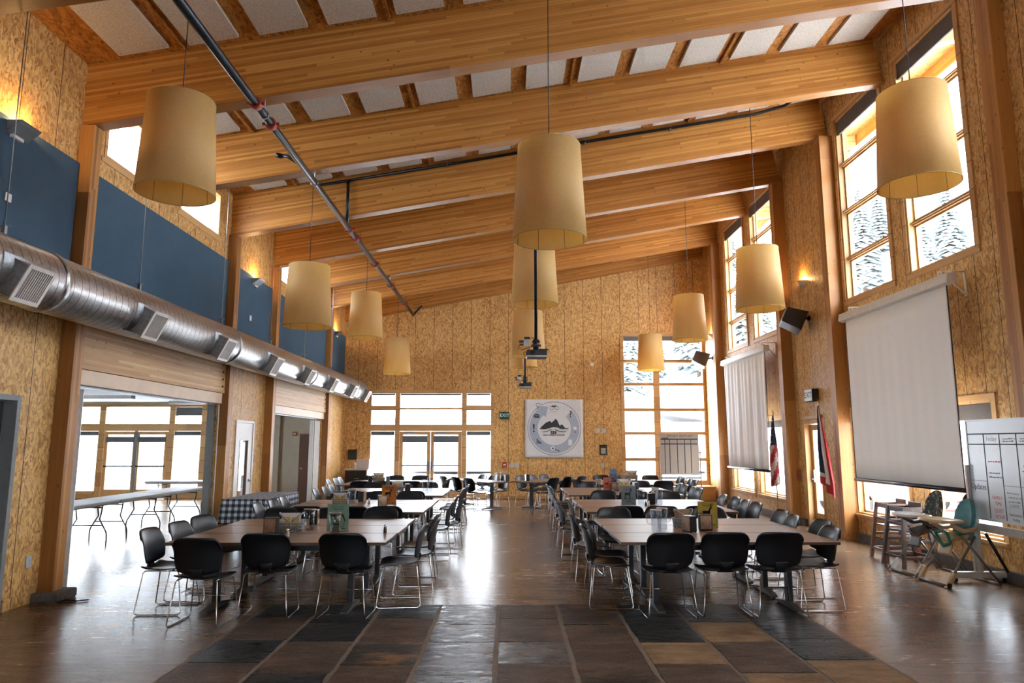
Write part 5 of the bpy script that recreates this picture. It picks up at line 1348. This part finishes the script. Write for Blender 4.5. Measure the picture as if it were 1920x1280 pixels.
# second low-wall cluster
basket(637, 947, .2, 'grey basket rising just above the mint green sign', 'paper', .95)
pitcher(660, 944, 2.5, 'clear pitcher beside the basket on the second blue-panel-side tables')
dispenser(679, 941, -.15, 'napkin dispenser beside the salt shaker on the second blue-panel-side tables')
shaker(692, 944, 'salt', 'salt shaker between two napkin dispensers on the second blue-panel-side tables')
dispenser(717, 950, PI/2+.2, 'black napkin dispenser in front of the orange sign')
sign(729, 947, .24, .33, C_('orange', (.72,.22,.025)), 'elk', 'orange table sign with an antlered animal on the second blue-panel-side tables')
# third low-wall cluster
sign(727, 912, .09, .24, C_('pale', (.36,.40,.44)), None, 'slim pale grey-blue sign behind the orange one')
basket(745, 922, .1, 'grey basket behind the orange sign on the third blue-panel-side tables', 'paper', 1.05)
dispenser(764, 924, .3, 'napkin dispenser beside the basket on the third blue-panel-side tables')
pitcher(797, 921, 2.6, 'clear pitcher on the third blue-panel-side tables, nearer of two')
pitcher(807, 916, .4, 'clear pitcher on the third blue-panel-side tables, farther of two')
# fourth low-wall cluster
dispenser(694, 905, .3, 'napkin dispenser before the black corner cabinet on the fourth blue-panel-side tables')
basket(710, 905, .1, 'grey basket before the end sidelight on the fourth blue-panel-side tables', 'paper', 1.2)
pitcher(760, 904, .4, 'clear pitcher before the end doors on the fourth blue-panel-side tables')
# first window-side cluster
pitcher(1231, 996, PI, 'clear pitcher with handle towards the aisle on the first window-side tables')
pitcher(1242, 992, .2, 'clear pitcher close behind another on the first window-side tables')
basket(1282, 988, .4, 'grey handled basket on the first window-side tables', 'disp_face')
dispenser(1293, 997, .45, 'black napkin dispenser in front of the handled basket on the first window-side tables')
sign(1328, 989, .235, .31, C_('yellow', (.55,.37,.055)), 'deer', 'yellow table sign with a horned animal on the first window-side tables')
dispenser(1323, 994, PI/2-.1, 'napkin dispenser in front of the yellow sign')
# second window-side cluster
sign(1179, 947, .24, .31, C_('grey', (.27,.32,.34)), 'sheep', 'grey BIG HORN SHEEP table sign on the second window-side tables', ['BIG HORN','SHEEP'])
pitcher(1202, 946, .4, 'clear pitcher beside the grey sheep sign')
o = thing('condiment_caddy', 'dark caddy holding a pale card on the second window-side tables', 'caddy', (*on(1221,945), TZ))
b = MB(); b.box((-.06,-.05,0),(.06,.05,.18)); b.build('caddy_box', M['disp_black'], o, bevel=.004)
b = MB(); b.box((-.03,-.02,.02),(.09,-.014,.29), M=Matrix.Rotation(.15,4,'Y')); b.build('card', M['paper'], o)
pitcher(1236, 946, 2.2, 'clear pitcher beside the dark caddy on the second window-side tables')
shaker(1216, 949, 'salt', 'salt shaker in front of the dark caddy'); shaker(1211, 948, 'pepper', 'pepper shaker in front of the dark caddy')
# third window-side cluster
pitcher(1123, 920, PI, 'clear pitcher with handle beside the coral sign')
sign(1139, 921, .17, .29, C_('coral', (.66,.15,.10)), 'deer', 'coral red table sign on the third window-side tables')
dispenser(1152, 921, PI/2, 'black napkin dispenser beside the coral sign')
basket(1169, 921, .1, 'grey basket behind the sheep sign on the third window-side tables', 'paper', 1.2)
dispenser(1192, 920, .2, 'napkin dispenser behind the second window-side pitcher')
# fourth window-side cluster
sign(1150, 903, .20, .34, C_('blue', (.24,.31,.47)), 'bird', 'pale blue table sign behind the coral one')
dispenser(1168, 904, PI/2, 'black napkin dispenser behind the coral sign basket on the fourth window-side tables')
basket(1184, 901, .1, 'grey basket on the fourth window-side tables below the tall end window', 'paper', 1.3)
pitcher(1203, 902, .4, 'clear pitcher on the fourth window-side tables below the tall end window')
# angled end tables: places given in metres
def on(x, y): return x, y
pitcher(-.27, 18.86, PI, 'clear pitcher on the angled end tables, nearer the doors'); pitcher(-.17, 19.0, .2, 'clear pitcher on the angled end tables, nearer the banner')
dispenser(-.06, 18.90, .4, 'napkin dispenser beside the pitchers on the angled end tables'); dispenser(.50, 18.98, .2, 'pale-faced napkin dispenser on the angled end table below the banner')
# ---------------------------------------------------------------- outdoors
def ground(x, y):
    r = max(0, x-16)*.62 + 0; q = max(0, y-58)*.5
    return -.35+max(0, min(r, 46))*(1 if y > -40 else .5)+min(q, 30)*.8+.35*math.sin(x*.31)*math.sin(y*.27)
b = MB(); n = 60; vs = []
for i in range(n+1):
    for j in range(n+1):
        x = -110+240*i/n; y = -60+230*j/n
        z = ground(x, y)
        if -15.5 < x < 9 and -8 < y < 26: z = -.35
        vs.append((x, y, z))
b.add(vs, [(i*(n+1)+j, (i+1)*(n+1)+j, (i+1)*(n+1)+j+1, i*(n+1)+j+1) for i in range(n) for j in range(n)], 0, True)
struct(b.build('snow_land', M['snow']))
M['needles'] = plain('conifer_needles', (.11,.135,.115), .9, var=.45, nscale=6); M['bark'] = plain('conifer_bark', (.09,.06,.04), .9)
def m_snowy_haze():
    t = NT('snowy_hazy_needles'); n_ = t.noise(t.coords((1,1,1)), 3.2, 4, .7)  # tones paled to stand in for haze, besides the snow
    t.set(Base_Color=t.ramp(n_, [(.36,(.10,.125,.12)),(.52,(.19,.22,.215)),(.64,(.55,.57,.58))]), Roughness=.95); return t.mat
M['snowy'] = m_snowy_haze()
def make_tree(seed, h):
    rs = random.Random(seed); t = thing('conifer_tree', '', 'tree')
    b = MB(); b.tube([(0,0,-1.2),(0,0,h*.6),(0,0,h*.97)], [.22,.13,.02], 7); b.build('trunk', M['bark'], t)
    b = MB(); k = int(h*2.7)
    for i in range(k):
        f = i/(k-1); z = h*(.10+.88*f); R = h*.20*(1-f)**.8+.12; nb = 10
        for j in range(nb):
            a = 2*PI*(j+rs.random()*.8)/nb+i; L = R*(.75+.5*rs.random()); dz_ = -.32*L; w = .30*L+.06
            d = Vector((math.cos(a),math.sin(a),0)); s = Vector((-d.y,d.x,0))
            p0 = Vector((0,0,z)); p1 = p0+d*L*.6+Vector((0,0,dz_*.35)); p2 = p0+d*L+Vector((0,0,dz_))
            th = Vector((0,0,.10+.03*L))
            b.add([p0+th*.6, p1+s*w+th*.2, p1-s*w+th*.2, p2, p1+th*1.4, p1-th*1.2], [(0,1,4),(0,4,2),(4,1,3),(4,3,2),(0,5,1),(0,2,5),(1,5,3),(2,3,5)])
    b.build('crown', M['snowy'], t); return t
T0 = [make_tree(s, h) for s, h in ((1,10.5),(2,13),(3,8.5))]; tu = [0,0,0]; rs = random.Random(21)
spots = []
for px in (1580,1605,1630,1655,1690,1720,1745,1770,1800,1825):
    spots += [(px, rs.uniform(24,34)), (px+rs.uniform(-10,10), rs.uniform(36,52))]
for px in (1180,1200,1222,1245,1268,1290,1312): spots += [(px, rs.uniform(70,92))]
for px in (1372,1385,1408,1425,1440): spots += [(px, rs.uniform(26,40))]
placed = []
for n_, (px, dist) in enumerate(spots):
    k = rs.randrange(3); t = T0[k] if not tu[k] else copy_tree(T0[k]); tu[k] = 1
    if px < 1330: y = dist; x = (px-954)/1301*y
    else: x = dist*.86; y = x*1301/(px-954)*1.01
    if any((x-a)**2+(y-c_)**2 < 4.4**2 for a, c_ in placed):
        if tu[k] == 1 and t is not T0[k]:
            for ch in list(t.children): bpy.data.objects.remove(ch)
            bpy.data.objects.remove(t); continue
    placed.append((x, y))
    t.location = (x, y, ground(x, y)-.3); t.rotation_euler = (0,0,rs.random()*6.28); s = rs.uniform(.7,1.0); t.scale = (s,s,s)
    where = 'beyond the tall end window' if px < 1330 else ('beyond the far upper windows' if px < 1450 else 'beyond the nearest upper windows')
    tag(t, 'snow-dusted conifer on the slope '+where, 'tree', 'conifers on the snowy slope '+where)
# eave brackets and fascia outside the tall wall
b = MB(); b.box((XR+1.85,-5.3,zceil(XR+1.85)-.25),(XR+1.93,YE+1.4,zceil(XR+1.85)+.2)); struct(b.build('eave_trim', M['pine_h']))
for y in (8.4,11.0,13.1,15.6,17.95,20.6):
    b = MB(); b.prism([(XR+.23,zceil(XR)-.30),(XR+1.8,zceil(XR+1.8)-.30),(XR+1.8,zceil(XR+1.8)-.003),(XR+.23,zceil(XR+.23)-.003)], .14, y0=y-.07); struct(b.build('eave_beam', M['pine_x']))
# lodge across the yard
lg = thing('lodge_building', 'low timber lodge with snowy roof across the yard beyond the end doors', 'building', (3, 52, -.3))
b = MB(); b.box((-11,0,0),(12,9,3.6)); b.build('wall', plain('lodge_wall', (.62,.58,.54), .8), lg)
b = MB(); b.prism([(-13,3.4),(0,6.4),(14,3.2),(14,3.7),(0,7.0),(-13,3.9)], 12, y0=-1.5); rf = b.build('roof', M['snow'], lg)
b = MB(); b.prism([(-13,3.2),(0,6.2),(14,3.0),(14,3.25),(0,6.45),(-13,3.45)], .12, y0=-1.62); b.build('fascia_board', M['red_mast'], rf)
for x in (-8,-5,2,5,8):
    w_ = MB(); w_.box((x,-.06,1.1),(x+1.4,0,2.4)); f_ = w_.build('window', M['fascia'], lg); w_ = MB(); w_.box((x+.1,-.075,1.2),(x+1.3,-.06,2.3)); w_.build('pane', M['plate'], f_)
# fence outside the annex
fe = thing('board_fence', 'weathered board fence in the snow outside the annex doors', 'fence', (-13.6, 30, -.35))
b = MB(); rs = random.Random(4)
for k in range(34): x = -2.2+k*.15; b.box((x,0,0),(x+.135,.03,1.75+rs.uniform(-.12,.12)))
b.build('boards', plain('fence_grey', (.30,.28,.26), .9, var=.25), fe)
b = MB()
for z in (.5,1.3): b.box((-2.3,.03,z),(3.0,.09,z+.1))
b.build('fence_rail', plain('fence_rail_grey', (.25,.23,.21), .9), fe)
# parked pickup outside the nearest lower windows
tk = thing('pickup_truck', 'parked grey and red pickup outside the nearest lower window', 'truck', (11.6, 21.0, -.35), 0)
M['truck_red'] = plain('truck_red', (.42,.10,.06), .35); M['truck_grey'] = plain('truck_grey', (.35,.37,.39), .35)
b = MB(); b.prism([(-2.6,.45),(2.5,.45),(2.55,.75),(2.4,1.05),(1.2,1.15),(-2.6,1.15)], 1.9, y0=-.95); b.build('body', M['truck_red'], tk, bevel=.06)
b = MB(); b.prism([(-.9,1.15),(1.25,1.15),(.65,1.85),(-.75,1.88)], 1.7, y0=-.85); cbn = b.build('cab', M['truck_grey'], tk, bevel=.05)
b = MB(); b.prism([(-.75,1.2),(.98,1.2),(.55,1.76),(-.66,1.78)], .02, y0=-.875); b.build('side_window', M['exit_case'], cbn)
for x in (-1.65,1.6):
    for y in (-.95,.75):
        b = MB(); b.tube([(x,y,.38),(x,y+.22,.38)],.38,20); wh = b.build('wheel', M['black'], tk)
        b = MB(); b.tube([(x,y-.008,.38),(x,y+.228,.38)],.2,16); b.build('hub', M['steel'], wh)
texts_to_meshes()
# ---------------------------------------------------------------- light
W = bpy.data.worlds.new('sky'); S.world = W; W.use_nodes = True
bg = W.node_tree.nodes['Background']; bg.inputs[0].default_value = (.90, .95, 1.0, 1); bg.inputs[1].default_value = 5.0
S.view_settings.view_transform = 'Standard'; S.view_settings.look = 'None'; S.view_settings.gamma = 1; S.view_settings.use_curve_mapping = False
S.view_settings.exposure = 2.15
S.cycles.max_bounces = 8; S.cycles.diffuse_bounces = 5; S.cycles.glossy_bounces = 4; S.cycles.transmission_bounces = 6; S.cycles.transparent_max_bounces = 12
S.cycles.caustics_reflective = False; S.cycles.caustics_refractive = False; S.cycles.sample_clamp_indirect = 6
S.cycles.use_denoising = True
